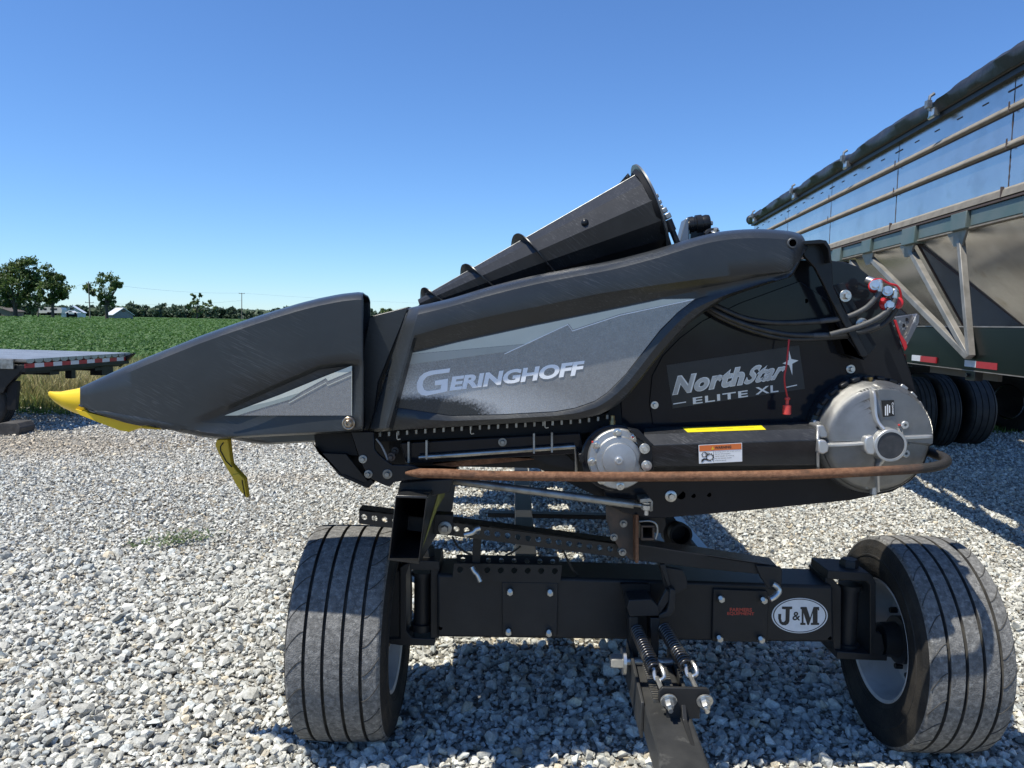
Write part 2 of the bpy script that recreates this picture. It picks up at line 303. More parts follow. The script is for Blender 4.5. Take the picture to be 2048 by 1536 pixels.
tag(npmesh('verge_grass', v, f, leafmat('dry_grass', (.12,.21,.04), (.42,.36,.17), .35, .6), 3, np.stack([np.repeat(dry, 5)]*3, 1)), 'rough half dry grass and weeds along the field edge', 'grass', kind='stuff')
vb = MB(); vb.add([(-30,13.4,.004),(12,13.4,.004),(12,21.3,.02),(-30,21.3,.02)], [(0,1,2,3)])
tag(vb.build('verge_ground', M('verge_soil', (.10,.10,.04), .9, 0, (.16,.15,.06), 3, .4, .6), smooth=0), kind='structure')
# a small patch of weeds in the gravel
wc = G(355, 1088); n = 300; k = rng.normal(0, 1, (n, 2)); v, f = quads(n, wc.x+k[:,0]*.13, wc.y+k[:,1]*.10+k[:,0]*.05, rng.uniform(.03, .075, n), rng.uniform(.012, .028, n), .5)
tag(npmesh('weeds', v, f, leafmat('weed_leaf', (.085,.13,.05), (.17,.22,.10), .25, .6), 4, np.repeat(np.stack([rng.random(n)]*3, 1), 4, 0)), 'small patch of green weeds growing through the gravel', 'weeds', kind='stuff')

# ------------------------------------------------------------------ far background: trees, wood, farm, poles
BARK = M('bark', (.055,.045,.035), .9, 0, (.11,.09,.07), 9)
LEAFA = leafmat('tree_leaf', (.034,.066,.016), (.15,.215,.062), .36, .55)
LEAFB = leafmat('tree_leaf_pale', (.05,.095,.024), (.20,.26,.085), .36, .55)
LEAFC = leafmat('wood_leaf', (.055,.090,.055), (.10,.145,.08), .2, .6)
def clumps(blobs, per, size, rr=rng):          # blobs: (centre, (rx, ry, rz)); leaves crowd to the outside of each blob, clumped again inside
    V = []; C = []; tot = 0
    for c, r in blobs:
        r = np.array(r); c = np.array(c); ns = max(5, int(per/34)); d = rr.normal(size=(ns, 3)); d /= np.linalg.norm(d, axis=1)[:, None]
        sub = c+d*r*rr.uniform(.45, 1.0, (ns, 1)); sr = r.mean()*rr.uniform(.20, .42, ns); tone = np.clip(rr.normal(.45, .24, ns), 0, 1)
        for q, s_, t_ in zip(sub, sr, tone):
            m = 34; p = q+rr.normal(size=(m, 3))*s_*np.array([.62, .62, .48]); v, _ = quads(m, p[:,0], p[:,1], p[:,2], rr.uniform(.6, 1.3, m)*size, .9); V.append(v); tot += m
            C.append(np.repeat(np.clip(t_+rr.normal(0, .16, m), 0, 1), 4))
    V = np.concatenate(V); C = np.concatenate(C); return V, np.arange(tot*4).reshape(-1, 4), np.stack([C]*3, 1)
def tree(label, base, Y, blobs, leaf, mat, tw, per=520, group=None):
    b = P(base[0], base[1], Y); b.z = 0; t = thing('leafy_tree', label, 'tree', b, group); sc = Y/FPX
    mb = MB(); top = []
    bl = []
    for x, y, rx, ry in blobs:
        c = P(x, y, Y+rng.uniform(-.5, .5)*rx*sc*1.2); bl.append((c, (rx*sc, rx*sc*.9, ry*sc)))
    fork = Vector((b.x, b.y, min(c.z-ry_[2]*.4 for c, ry_ in bl))); fork.z = max(fork.z, 1.5)
    mb.tube([b, b.lerp(fork, .5)+Vector((tw*.2,0,0)), fork], [tw, tw*.8, tw*.7], 8)
    for c, r in bl: mb.tube([fork-Vector((0,0,tw)), fork.lerp(Vector(c), .5)+Vector((0,0,r[2]*.12)), Vector(c)+Vector((0,0,r[2]*.3))], [tw*.55, tw*.33, tw*.10], 6)
    mb.build('trunk', BARK, t)
    v, f, c = clumps(bl, per, leaf); cr = npmesh('crown', v-np.array(b), f, mat, 4, c); cr.parent = t
    return t
FT = 'trees around the farmstead'
tree('tallest broad dark leafy tree at the left end of the farm trees', (30,625), 205, [(18,548,24,22),(52,536,26,20),(40,572,36,26),(62,595,24,24),(20,600,22,22),(0,560,26,28),(66,560,18,20)], .62, LEAFA, .65, 900, FT)
tree('dark leafy tree with low drooping boughs at the frame edge behind the farm house', (-18,625), 225, [(-18,565,26,30),(0,590,26,26),(-30,600,24,22),(6,612,14,12)], .62, LEAFA, .6, 700, FT)
tree('leafy tree with a clear trunk beside the white camper', (105,626), 195, [(96,546,16,16),(106,566,24,18),(120,580,22,14),(92,582,16,18),(128,592,12,9),(100,598,14,10),(116,560,12,14)], .55, LEAFA, .42, 560, FT)
tree('paler open leafy tree standing in front of the grey barn', (213,628), 190, [(205,557,18,12),(224,562,16,11),(212,576,22,13),(234,572,9,7),(205,596,12,9),(222,594,10,8),(176,576,8,9),(184,585,8,6),(240,568,5,5),(210,608,9,6),(226,606,6,5)], .5, LEAFB, .45, 330, FT)
tree('small ragged forked tree alone in front of the far wood', (394,636), 260, [(386,592,6,7),(400,592,5,6),(383,604,8,6),(396,608,10,8),(394,620,15,9),(411,612,8,7),(420,605,6,5),(424,614,8,6),(380,612,6,6)], .5, LEAFB, .3, 200, FT)
tree('small treetop showing above the grey plastic hood', (772,640), 130, [(768,624,7,7),(775,622,7,7),(781,625,5,6),(772,632,8,7)], .34, LEAFB, .2, 260, FT)
# the wood on the horizon reads as one mass
bl = []
for k in range(520):
    x = -620+k*2.5+rng.uniform(-2, 2); y = 640+rng.uniform(0, 30); h = rng.uniform(7.4, 9.6)*(1+.10*math.sin(k*.11))
    bl.append(((x, y, h*.62), (rng.uniform(3, 4.6), 3.5, h*.55)))
    bl.append(((x+1.5, y-3, h*.30), (3.4, 2.5, h*.34)))
v, f, c = clumps(bl, 150, 2.3); tag(npmesh('distant_wood', v, f, LEAFC, 4, c), 'long low belt of dark green woodland on the horizon', 'woodland', kind='stuff')
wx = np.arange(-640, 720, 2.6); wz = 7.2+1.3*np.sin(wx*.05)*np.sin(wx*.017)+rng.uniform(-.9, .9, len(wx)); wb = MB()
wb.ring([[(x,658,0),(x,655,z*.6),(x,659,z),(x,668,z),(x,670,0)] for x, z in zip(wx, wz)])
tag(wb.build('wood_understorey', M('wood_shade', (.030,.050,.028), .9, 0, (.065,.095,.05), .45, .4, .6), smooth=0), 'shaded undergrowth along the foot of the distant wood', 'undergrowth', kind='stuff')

WHITE = M('white_siding', (.74,.75,.76), .55, 0, (.66,.67,.68), 3, .4, .7)
WROOF = M('white_metal_roof', (.72,.73,.74), .35, .1)
GSIDE = M('grey_weathered_boards', (.20,.205,.21), .8, 0, (.30,.30,.29), 5)
DGLASS = M('dark_glass', (.012,.014,.018), .08)
def barn(name, label, px, Y, wd, ln, hw, hr, yaw, mats, door=None, vent=False):
    c = P(px[0], px[1], Y); c.z = 0; t = thing(name, label, 'barn', c); u = Vector((math.cos(yaw), math.sin(yaw), 0)); n = Vector((-math.sin(yaw), math.cos(yaw), 0))   # u: across the gable, n: into the length
    up = Vector((0,0,1)); W = lambda a, b, z: c+u*a+n*b+up*z
    m = MB(); pent = lambda b: [W(-wd/2,b,0),W(wd/2,b,0),W(wd/2,b,hw),W(0,b,hw+hr),W(-wd/2,b,hw)]
    m.ring([pent(0), pent(ln)]); m.build('wall', mats[0], t, smooth=0)
    r = MB()
    for s in (-1, 1):
        e = s*(wd/2+.35); ez = hw-.35*hr/(wd/2); q = [W(0,-.35,hw+hr+.06), W(e,-.35,ez+.06), W(e,ln+.35,ez+.06), W(0,ln+.35,hw+hr+.06)]; r.prism(q, (0,0,.14))
    r.build('roof', mats[1], t, smooth=0)
    if door:
        d = MB(); a0, a1, z0, z1 = door; d.prism([W(a0,-.02,z0),W(a1,-.02,z0),W(a1,-.02,z1),W(a0,-.02,z1)], -n*.05); d.build('door', mats[2], t, smooth=0)
    if vent:
        d = MB(); d.prism([W(-.45,-.02,hw+hr*.45),W(.45,-.02,hw+hr*.45),W(.45,-.02,hw+hr*.78),W(-.45,-.02,hw+hr*.78)], -n*.05); d.build('loft_window', DGLASS, t, smooth=0)
    return t
barn('barn', 'white barn with a dark open door and loft window in its gable', (144,628), 220, 5.3, 9, 2.1, 1.75, rad(24), (WHITE, WROOF, DARK), (-1.4,1.3,.0,1.55), True)
barn('barn', 'grey gabled barn with a white metal roof', (247,630), 215, 4.9, 7.0, 1.75, 1.75, rad(42), (GSIDE, WROOF, DARK), None, True)
barn('farm_house', 'low brown building half hidden at the left edge of the picture', (-6,626), 215, 7, 7, 2.0, 1.2, rad(5), (M('brown_siding', (.20,.16,.12), .8), M('brown_roof', (.12,.10,.085), .8), DARK), (-1,1,0,1.6))['category'] = 'house'
def cube_vehicle(): pass
c = P(97, 627, 212); c.z = 0; t = thing('camper_trailer', 'white travel camper with dark windows behind the leafy tree', 'camper', c)
m = MB(); m.px([(76,626),(123,626),(124,620),(122,615),(80,614),(76,617)], 212, 214.4); m.build('body', WHITE, t, smooth=0)
m = MB(); [m.px(poly(x,616.5,x+w_,616.5,x+w_,620,x,620), 211.97, 212.01) for x, w_ in ((80,4),(88,5),(100,3),(108,6))]; m.build('window', DGLASS, t, smooth=0)
m = MB(); [m.cyl(P(x,626.5,211.9), P(x,626.5,212.3), .35, 14) for x in (97,101)]; m.build('wheel', DARK, t)
c = P(142, 628, 205); c.z = 0; t = thing('pickup_truck', 'white pickup truck parked in front of the white barn', 'pickup', c)
m = MB(); m.px([(130,627.2),(130,624.2),(134,623.8),(136,621.6),(143,621.6),(146,624),(155,624.6),(156,627.2)], 205, 206.7); m.build('body', WHITE, t, smooth=0, bevel=.05)
m = MB(); m.px([(137,623.9),(137.6,622.2),(142.4,622.2),(144.4,623.9)], 204.97, 205); m.build('window', DGLASS, t, smooth=0)
for x in (135, 151):
    m = MB(); m.cyl(P(x,627.3,204.9), P(x,627.3,205.3), .33, 14); m.build('wheel', DARK, t)
POLE = M('weathered_pole_wood', (.16,.13,.10), .9, 0, (.25,.22,.18), 4)
def pole(label, x, yb, yt, Y, lean=0, arms=((.06, 1.2),)):
    b = P(x, yb, Y); b.z = 0; tp = P(x+lean, yt, Y); t = thing('utility_pole', label, 'utility pole', b, 'utility poles along the field road')
    m = MB(); m.cyl(b, tp, .17, 10, .11); m.build('pole', POLE, t)
    for fr, wd in arms:
        q = tp.lerp(b, fr); m = MB(); m.box(q, (wd*2, .12, .14)); m.build('crossarm', POLE, t, smooth=0)
        for s in (-.9, 0, .9): m = MB(); m.cyl(q+Vector((s*wd,0,.05)), q+Vector((s*wd,0,.28)), .05, 8); m.build('insulator', M('porcelain', (.3,.3,.3), .3) if 'porcelain' not in bpy.data.materials else bpy.data.materials['porcelain'], t)
    return tp
pA = pole('tall wooden utility pole in front of the pale leafy tree', 180, 628, 563, 185, -3, ((.05, .5), (.53, 1.0)))
pB = pole('wooden utility pole standing alone before the wood beside the forked tree', 483.5, 637, 586, 260, 0, ((.02, 1.0),))
pC = pole('short thin wooden utility pole beside the camper', 76, 627, 588, 210, 0, ((.05, .5),))
CABLE = M('power_cable', (.10,.12,.14), .6)
def wire(label, a, b, sag):
    a, b = Vector(a), Vector(b); pts = [a.lerp(b, t)-Vector((0,0,4*sag*t*(1-t))) for t in np.linspace(0, 1, 17)]; m = MB(); m.tube(pts, .016, 4); tag(m.build('power_line', CABLE), label, 'power line', 'power lines over the field')
wire('power line running from the tall pole to the pole by the wood', pA, pB, .9)
wire('lower power line from the tall pole to the pole by the wood', pA.lerp(Vector((pA.x,pA.y,0)), .53), pB.lerp(Vector((pB.x,pB.y,0)), .25), .9)
wire('power line going on beyond the pole by the wood behind the machine', pB, pB+Vector((95, 60, -1.0)), .9)
wire('power line between the tall pole and the short pole by the camper', pA, pC, .6)
wire('power line going out of the picture past the large trees', pC, pC+Vector((-60, -25, 2)), .8)
# ------------------------------------------------------------------ the corn header
HD = thing('corn_header', 'grey and black corn harvester header with a pointed snout, resting on a low trailer', 'corn header', (0.2, 3.0, 1.0))
def pxpart(name, pts, Y0, Y1, mat, parent=HD, bevel=0.0, smooth=35, label=None):
    return MB().px(pts, Y0, Y1).build(name, mat, parent, smooth, bevel, label)
def bolt(x, y, Y, r, parent=HD, mat=None, washer=True, h=.014, ax=(0,-1,0), name='bolt'):
    return MB().hexbolt(P(x, y, Y), ax, r, h, washer).build(name, mat or ZINC, parent)
# hood: a moulded shell, lofted column by column
TOP = sspl([(738,631),(790,622),(835,612),(900,597),(980,573),(1060,553),(1140,537),(1220,522),(1300,502),(1340,490),(1400,472),(1450,462),(1510,458),(1570,461),(1598,467),(1608,476),(1613,490)])
BOT = [(735,863),(750,864),(800,860),(900,854),(1000,848),(1100,842),(1160,838),(1200,829),(1230,814),(1255,793),(1280,763),(1305,729),(1340,688),(1375,650),(1415,620),(1450,598),(1490,583),(1540,567),(1585,553),(1597,530),(1607,508),(1613,495)]
CRA = [(735,700),(812,680),(900,655),(1000,632),(1100,612),(1200,591),(1300,576),(1387,564),(1512,548),(1580,541),(1600,512),(1613,492)]
CRB = [(735,724),(815,704),(912,680),(1069,646),(1240,611),(1325,593),(1390,581),(1450,570),(1512,557),(1580,546),(1600,514),(1613,493)]
INN = [(735,815),(790,815),(900,832),(1000,830),(1110,824),(1150,817),(1190,803),(1215,786),(1250,751),(1285,706),(1320,661),(1355,626),(1390,599),(1450,584),(1500,570),(1580,549),(1600,516),(1613,494)]
def hoodcol(s):
    k = max(0.0, min(1.0, 1-(s-742)/230.0))
    def at(fn, Y):
        x = s
        for _ in range(6): y = fn(x); x = s+k*.327*(850-y)
        return P(x, y, Y)
    st = min(1, max(0, (s-740)/3))*.55+.45*min(1, max(0, (s-743)/30)); rc = min(1, max(0, (s-779)/9))*(1-.55*min(1, max(0, (s-1385)/80)))*(1-min(1, max(0, (s-1560)/40)))   # left chamfer, recess
    en = max(0, (s-1575)/38)**2*.06
    face = 2.74-.085*st+en
    T = lambda x: interp(TOP, x); B = lambda x: interp(BOT, x); Am = lambda x: interp(CRA, x); Bm = lambda x: interp(CRB, x); I = lambda x: interp(INN, x)
    h = lambda x: (Am(x)-T(x))
    return [at(lambda x: T(x)+8, 2.90), at(lambda x: T(x)+1, 2.84+en), at(T, 2.79+en*.6), at(lambda x: T(x)+min(2.5, h(x)*.05), 2.73+en*.6), at(lambda x: T(x)+min(8, h(x)*.14), face+.030), at(lambda x: T(x)+min(18, h(x)*.28), face+.010),
            at(lambda x: T(x)+h(x)*.62, face), at(lambda x: Am(x)-4, face+.002), at(lambda x: Am(x)+1, face+.010*rc+.002),
            at(lambda x: Bm(x)-2, face+.046*rc+.003), at(lambda x: Bm(x)+2, face+.05*rc+.003), at(lambda x: I(x)-1.5, face+.05*rc+.003), at(lambda x: I(x)+2, face+.046*rc+.003), at(lambda x: I(x)*.55+B(x)*.45, face+.040*rc+.003), at(lambda x: B(x)-6, face+.044*rc+.006), at(B, face+.060), at(lambda x: B(x)-2, 2.84), at(lambda x: B(x)-4, 2.90)]
cols = [739,740,741.5,743,746,752,760,768,773,777,779,782,785,788,792]+list(range(805,1576,11))+[1582,1588,1594,1599,1604,1608,1611,1613]
m = MB(); m.ring([hoodcol(s) for s in cols], closed=False, cap=False)
hood = m.build('side_hood', PLAST, HD, 28)
so_ = hood.modifiers.new('shell', 'SOLIDIFY'); so_.thickness = .006; so_.offset = -1
m = MB(); m.px([(738,633),(818,613),(800,660),(757,765),(748,836),(742,858),(728,862),(726,700)], 2.775, 2.86); m.build('hood_front_flange', PLAST, HD, 30, .004)
# decals on the hood (real vinyl sheets in the recess)
DEC = M('silver_decal', (.26,.26,.265), .27, .45, (.31,.31,.315), 80, .4, .7, .02, 1500, scratch=((.42,.43,.44), .60, rad(-24), .5), rvar=.05)
DEC2 = DEC.copy(); DEC2.name = 'snout_silver_decal'
DLIGHT = M('pale_green_decal', (.60,.62,.55), .34, .1, (.53,.55,.49), 8, .4, .7, scratch=((.66,.67,.64), .62, rad(-24), .5))
DOLIVE = M('olive_grey_decal', (.37,.385,.35), .36, .1, (.41,.42,.39), 8)
DWHITE = M('white_vinyl', (.90,.91,.92), .3, 0, (.84,.85,.86), 9, .4, .7)
YD = 2.7055
dec_b = [(x, y-1.5) for x, y in INN if 785 < x < 1385]
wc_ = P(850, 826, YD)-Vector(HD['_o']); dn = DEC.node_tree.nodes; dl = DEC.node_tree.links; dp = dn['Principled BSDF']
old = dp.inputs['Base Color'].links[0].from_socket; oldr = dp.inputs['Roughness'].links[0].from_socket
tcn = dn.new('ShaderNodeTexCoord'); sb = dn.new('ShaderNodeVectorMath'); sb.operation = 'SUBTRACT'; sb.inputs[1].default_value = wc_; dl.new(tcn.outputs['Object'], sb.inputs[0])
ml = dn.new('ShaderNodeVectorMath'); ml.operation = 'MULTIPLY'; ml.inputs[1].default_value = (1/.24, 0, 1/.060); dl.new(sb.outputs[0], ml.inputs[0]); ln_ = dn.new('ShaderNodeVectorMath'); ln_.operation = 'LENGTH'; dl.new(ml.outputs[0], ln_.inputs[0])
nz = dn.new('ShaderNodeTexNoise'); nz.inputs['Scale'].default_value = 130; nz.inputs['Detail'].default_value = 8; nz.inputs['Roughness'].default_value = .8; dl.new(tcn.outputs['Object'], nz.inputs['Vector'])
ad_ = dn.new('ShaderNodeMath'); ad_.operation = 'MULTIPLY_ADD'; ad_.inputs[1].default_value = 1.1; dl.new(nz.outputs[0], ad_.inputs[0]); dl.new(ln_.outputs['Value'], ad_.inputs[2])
r1 = dn.new('ShaderNodeMapRange'); r1.inputs[1].default_value = 1.35; r1.inputs[2].default_value = 1.75; r1.inputs[3].default_value = 1; r1.inputs[4].default_value = 0; dl.new(ad_.outputs[0], r1.inputs[0])     # dark reflection painted into the decal's lower left
r2 = dn.new('ShaderNodeMapRange'); r2.inputs[1].default_value = 1.45; r2.inputs[2].default_value = 3.1; r2.inputs[3].default_value = .85; r2.inputs[4].default_value = 0; dl.new(ad_.outputs[0], r2.inputs[0])   # pale glare painted round that reflection
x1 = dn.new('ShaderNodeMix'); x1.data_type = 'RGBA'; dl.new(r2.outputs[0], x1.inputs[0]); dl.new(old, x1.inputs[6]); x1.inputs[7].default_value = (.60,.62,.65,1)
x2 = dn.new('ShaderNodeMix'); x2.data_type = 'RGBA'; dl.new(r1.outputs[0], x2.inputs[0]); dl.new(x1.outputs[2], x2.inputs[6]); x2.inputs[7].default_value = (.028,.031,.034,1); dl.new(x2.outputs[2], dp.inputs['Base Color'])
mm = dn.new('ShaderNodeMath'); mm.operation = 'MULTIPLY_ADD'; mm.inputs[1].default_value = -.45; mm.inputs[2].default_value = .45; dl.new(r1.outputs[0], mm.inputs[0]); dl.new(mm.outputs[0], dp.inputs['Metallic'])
outline = [(790,814)]+[(x, y) for x, y in dec_b if x > 795]+[(1391,597)]+[(x, interp(CRB, x)+5) for x in (1325,1240,1150,1069,990,912,850,822)]+[(812,708)]
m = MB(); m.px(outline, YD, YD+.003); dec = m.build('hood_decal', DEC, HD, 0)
m = MB(); m.px([(812,709),(822,706)]+[(x, interp(CRB, x)+6) for x in (850,912,990,1069,1150,1240,1325)]+[(1388,598),(1240,628),(1146,659),(1137,647),(1058,687)], YD-.001, YD); m.build('pale_stripe', DLIGHT, dec, 0)
m = MB(); m.px([(812,710),(1057,688),(1024,702),(803,731)], YD-.0014, YD); m.build('olive_stripe', DOLIVE, dec, 0)
m = MB()
lt = [(1009,708),(1136,649),(1145,662),(1240,630.5),(1387,599)]
for a, b in zip(lt[:-1], lt[1:]): m.px([(a[0],a[1]-.9),(b[0],b[1]-.9),(b[0],b[1]+.9),(a[0],a[1]+.9)], YD-.0022, YD-.0012)
m.build('lightning_line', DWHITE, dec, 0)
m = MB(); z = lambda a, b: (760+a/4.267, 700+b/4.267)
m.px([z(*q) for q in [(600,155),(500,168),(430,177),(375,197),(338,230),(317,275),(312,315),(322,355),(350,382),(395,391),(575,352),(580,245),(470,262),(468,303),(524,296),(516,336),(405,352),(376,338),(363,302),(372,260),(402,226),(460,209),(592,192)]], YD-.0024, YD-.001)
m.build('initial_letter', DWHITE, dec, 0)
m = MB(); text_on(m, 'ERINGHOFF', P(899,782,YD-.002), P(1163,750,YD-.002), P(905,753,YD-.002), off=.045, space=1.0); m.build('lettering', DWHITE, dec, 0)
# round opening near the rear of the hood, its inner shade a black disc
m = MB(); m.lathe(P(1585,486,2.660), (0,-1,0), [(-.006,.018),(.001,.018),(.003,.016),(.003,.0125),(-.004,.012)], 24, False); m.build('hole_rim', PLAST2, hood)
m = MB(); m.cyl(P(1585,486,2.664), P(1585,486,2.6572), .0125, 20); m.build('hole_shade_disc', VOID, hood)

# snout: pointed plastic divider hinged in front of the hood
ST = [(160,775),(200,756),(250,733),(300,712),(350,692),(400,672),(450,654),(500,637),(550,621),(600,606),(640,596),(680,588),(715,584),(726,585)]
SB = [(160,812),(175,823),(250,842),(330,858),(400,873),(425,877),(445,878),(520,874),(600,870),(680,866),(726,862)]
SC = [(160,800),(300,846),(380,843),(420,829),(500,793),(560,766),(600,749),(640,732),(670,719),(700,709),(726,703)]
SW = [(160,.045),(200,.068),(250,.088),(330,.11),(450,.132),(600,.145),(726,.15)]
YC = 2.80
def snoutcol(x):
    t, b, c, w_ = interp(ST, x), interp(SB, x), interp(SC, x), interp(SW, x); h = b-t; k = min(1, max(0, (x-385)/90)); c = min(max(c, t+.5*h), b-12)
    k *= min(1, max(0, (724-x)/12)); nr = YC-w_
    rd = min(1, 60/h)
    pts = [P(x,t,YC), P(x,t+.008*h,YC-.35*w_), P(x,t+.05*h*rd,YC-.66*w_), P(x,t+.13*h*rd,YC-.86*w_), P(x,t+.25*h*rd,YC-.97*w_), P(x,t+.42*h,nr), P(x,c-7,nr), P(x,c-2,nr+.003*k), P(x,c+7,nr+.022*k), P(x,c+12,nr+.024*k), P(x,b-.30*(b-c),nr+.017*k), P(x,b-min(10,h*.08),nr+.009*k), P(x,b-4,YC-.94*w_), P(x,b,YC-.8*w_)]
    X0 = pts[0].x
    far = [Vector((X0, 2*YC-p.y, p.z)) for p in pts[:0:-1]]
    return pts+far
xs = [160,164,170,180,195,215]+list(range(235,715,15))+[716,722,726]
m = MB(); m.ring([snoutcol(x) for x in xs], True, False); m.f.append(tuple(range(26, -1, -1))); m.mi.append(0)
sn = m.build('snout', PLAST, HD, 30); so_ = sn.modifiers.new('shell', 'SOLIDIFY'); so_.thickness = .007; so_.offset = -1
m = MB(); tl = []
for x, t, b, w_ in ((96.5,784,790,.004),(100,782.5,795,.010),(108,783,803,.016),(122,783,813,.026),(138,780,821,.036),(152,777.5,827,.043),(164,774.5,831,.048),(172,771,834,.050)):
    c = [(0,t,0)]; loop = []
    for a in range(14):
        an = 2*math.pi*a/14; yy = (t+b)/2-(b-t)/2*math.cos(an); loop.append(P(x + max(0, (x-150))*.25*math.sin(an/2)**2, yy, YC-w_*math.sin(an)))
    tl.append(loop)
m.ring(tl); tip = m.build('snout_tip', YELLOW, sn, 50)
m = MB(); m.px([(150,818),(172,824),(230,839),(331,859),(318,857),(286,853.5),(257,864),(240,861),(200,846),(160,830)], 2.755, 2.845); m.build('tip_shoe', YELLOW, sn, 30, .004)
m = MB(); m.px([(283,853),(330,857.5),(318,859.5),(283,857)], 2.75, 2.85); m.build('tip_bracket', YPAINT, sn, 30)
SY = YC-.15+.012
m = MB(); m.px([(449,831),(560,790),(640,757),(703,732),(703,831)], SY, SY+.002); sd = m.build('snout_decal', DEC2, sn, 0)
m = MB(); m.px([(500,812),(560,789.5),(640,756.5),(703,731.5),(703,742),(656,762),(652,756),(598,786),(545,802)], SY-.001, SY); m.build('pale_stripe', DLIGHT, sd, 0)
m = MB(); m.px([(449,831),(500,812),(545,802),(600,786),(580,799),(474,831)], SY-.0013, SY); m.build('grey_green_stripe', M('grey_green_decal', (.32,.36,.34), .36, .15), sd, 0)
m = MB(); lt = [(577,806),(652,765),(655,771),(703,750)]
for a, b in zip(lt[:-1], lt[1:]): m.px([(a[0],a[1]-.7),(b[0],b[1]-.7),(b[0],b[1]+.7),(a[0],a[1]+.7)], SY-.002, SY-.0012)
m.px([(703,732),(703.9,731.6),(703.9,831.8),(703,831.8)], SY-.002, SY-.0012); m.build('lightning_line', DLIGHT, sd, 0)
m = MB(); m.lathe(P(697,846.5,2.651), (0,-1,0), [(-.01,.0225),(.002,.0225),(.004,.02),(.003,.015),(.002,.014)], 24); m.lathe(P(697,846.5,2.649), (0,-1,0), [(0,.0125),(.010,.0125),(.012,.010),(.012,.0062),(.004,.006)], 20); m.build('pivot_bolt', M('bronzed_bolt', (.42,.36,.29), .32, .9, (.22,.17,.12), 90), sn)
# yellow paddle arm hanging under the snout
m = MB(); m.px([(433,879),(456,878.5),(460,915),(463,930),(476,945),(488,959),(480,975),(462,952),(448,928),(437,907),(430,891)], 2.765, 2.80); m.px([(462,951),(477,946),(488,958),(494,997),(480,982),(470,967)], 2.762, 2.798)
m.build('paddle_arm', YPAINT, HD, 30, .003)
m = MB(); pth = [P(x,y,2.7645) for x,y in ((447,885),(441,893),(441,901),(452,922),(464,934))]; m.tube(pth, .0022, 6); m.tube([P(484,960,2.761),P(490,993,2.761)], .002, 6); m.build('paddle_seam', DARK, HD)
# deck end under the snout
pxpart('deck_block', [(628,868),(702,866),(716,911),(641,906),(631,893)], 2.79, 3.02, DARK)
pxpart('stalk_shoe', [(631,894),(638,906),(692,908),(736,962),(729,974),(690,957),(676,949)], 2.77, 2.99, SATIN, bevel=.003)
pxpart('shoe_lip', [(676,949),(691,957),(729,974),(737,976),(748,966),(742,958),(728,967),(690,950)], 2.765, 2.99, DARK)
pxpart('hinge_plate', [(702,864),(747,864),(749,899),(757,909),(771,921),(784,930),(824,931),(842,938),(852,950),(842,959),(818,960),(786,965),(785,969),(779,973),(772,972),(756,965),(742,957),(727,935),(719,915)], 2.715, 2.735, SATIN, bevel=.002)
for x, y, r in ((726,918,.0085),(737,948,.0085),(775,948,.010)): bolt(x, y, 2.714, r, mat=GALV)
# chain, row beam and shaft beneath the hood
pxpart('chain_guide', [(640,868),(745,864),(1000,850),(1165,838),(1215,826),(1240,800),(1245,858),(1165,866),(1000,872),(745,884),(640,876)], 2.83, 2.94, DARK)
for k in range(32):
    x = 648+k*18.2; y = interp([(640,869),(745,869),(900,857.5),(1000,851.5),(1100,845.5),(1160,841),(1200,836),(1240,826)], x)
    if 700 < x < 746: continue
    m = MB(); m.px(poly(x,y-3.2,x+4.6,y-3.5,x+4.6,y+5.5,x,y+5.8), 2.80, 2.835); m.build('chain_link', GALV, HD, 0, .001)
for x, y in ((794,873),(941,862),(1090,850)):
    m = MB(); m.tube([P(x,y-8,2.79), P(x,y+4,2.79), P(x+2,y+6,2.79), P(x+7,y+5,2.79)], .0022, 6); m.build('chain_clip', ZINC, HD)
pxpart('row_beam', [(800,886),(1160,866),(1170,902),(1150,908),(812,928)], 2.80, 2.98, BLACK, bevel=.004)
for x, y0_, y1_ in ((817,884,926),(853,881,919),(1068,867,907),(1104,865,905)): pxpart('strap', poly(x-2,y0_,x+1.8,y0_,x+1.8,y1_,x-2,y1_), 2.768, 2.80, GALV)
m = MB(); m.cyl(P(838,915,2.78), P(1150,893,2.78), .0095, 14); m.build('shaft', M('polished_shaft', (.42,.41,.38), .3, .9, (.2,.19,.17), 15), HD)
bolt(1005, 884, 2.799, .009, mat=GALV); bolt(790, 901, 2.79, .008, mat=BROWNSTEEL); bolt(782, 914, 2.74, .009, mat=BROWNSTEEL)
m = MB(); m.tube(spline([P(752,878,2.74),P(762,890,2.735),P(771,908,2.73),P(775,920,2.73)], 5), .0035, 8); m.build('grease_line', M('dusty_hose', (.30,.29,.27), .6), HD)
pxpart('skid_rail', [(864,929),(985,914),(1074,918),(1010,925),(905,934)], 2.86, 2.90, RUST)
pxpart('shield_plate', [(1060,915),(1118,898),(1150,925),(1148,940),(1100,930)], 2.83, 2.85, SATIN)
m = MB(); m.tube([P(1150,893,2.80), P(1152,915,2.80), P(1153,958,2.82)], .006, 8); m.build('drop_rod', GALV, HD)
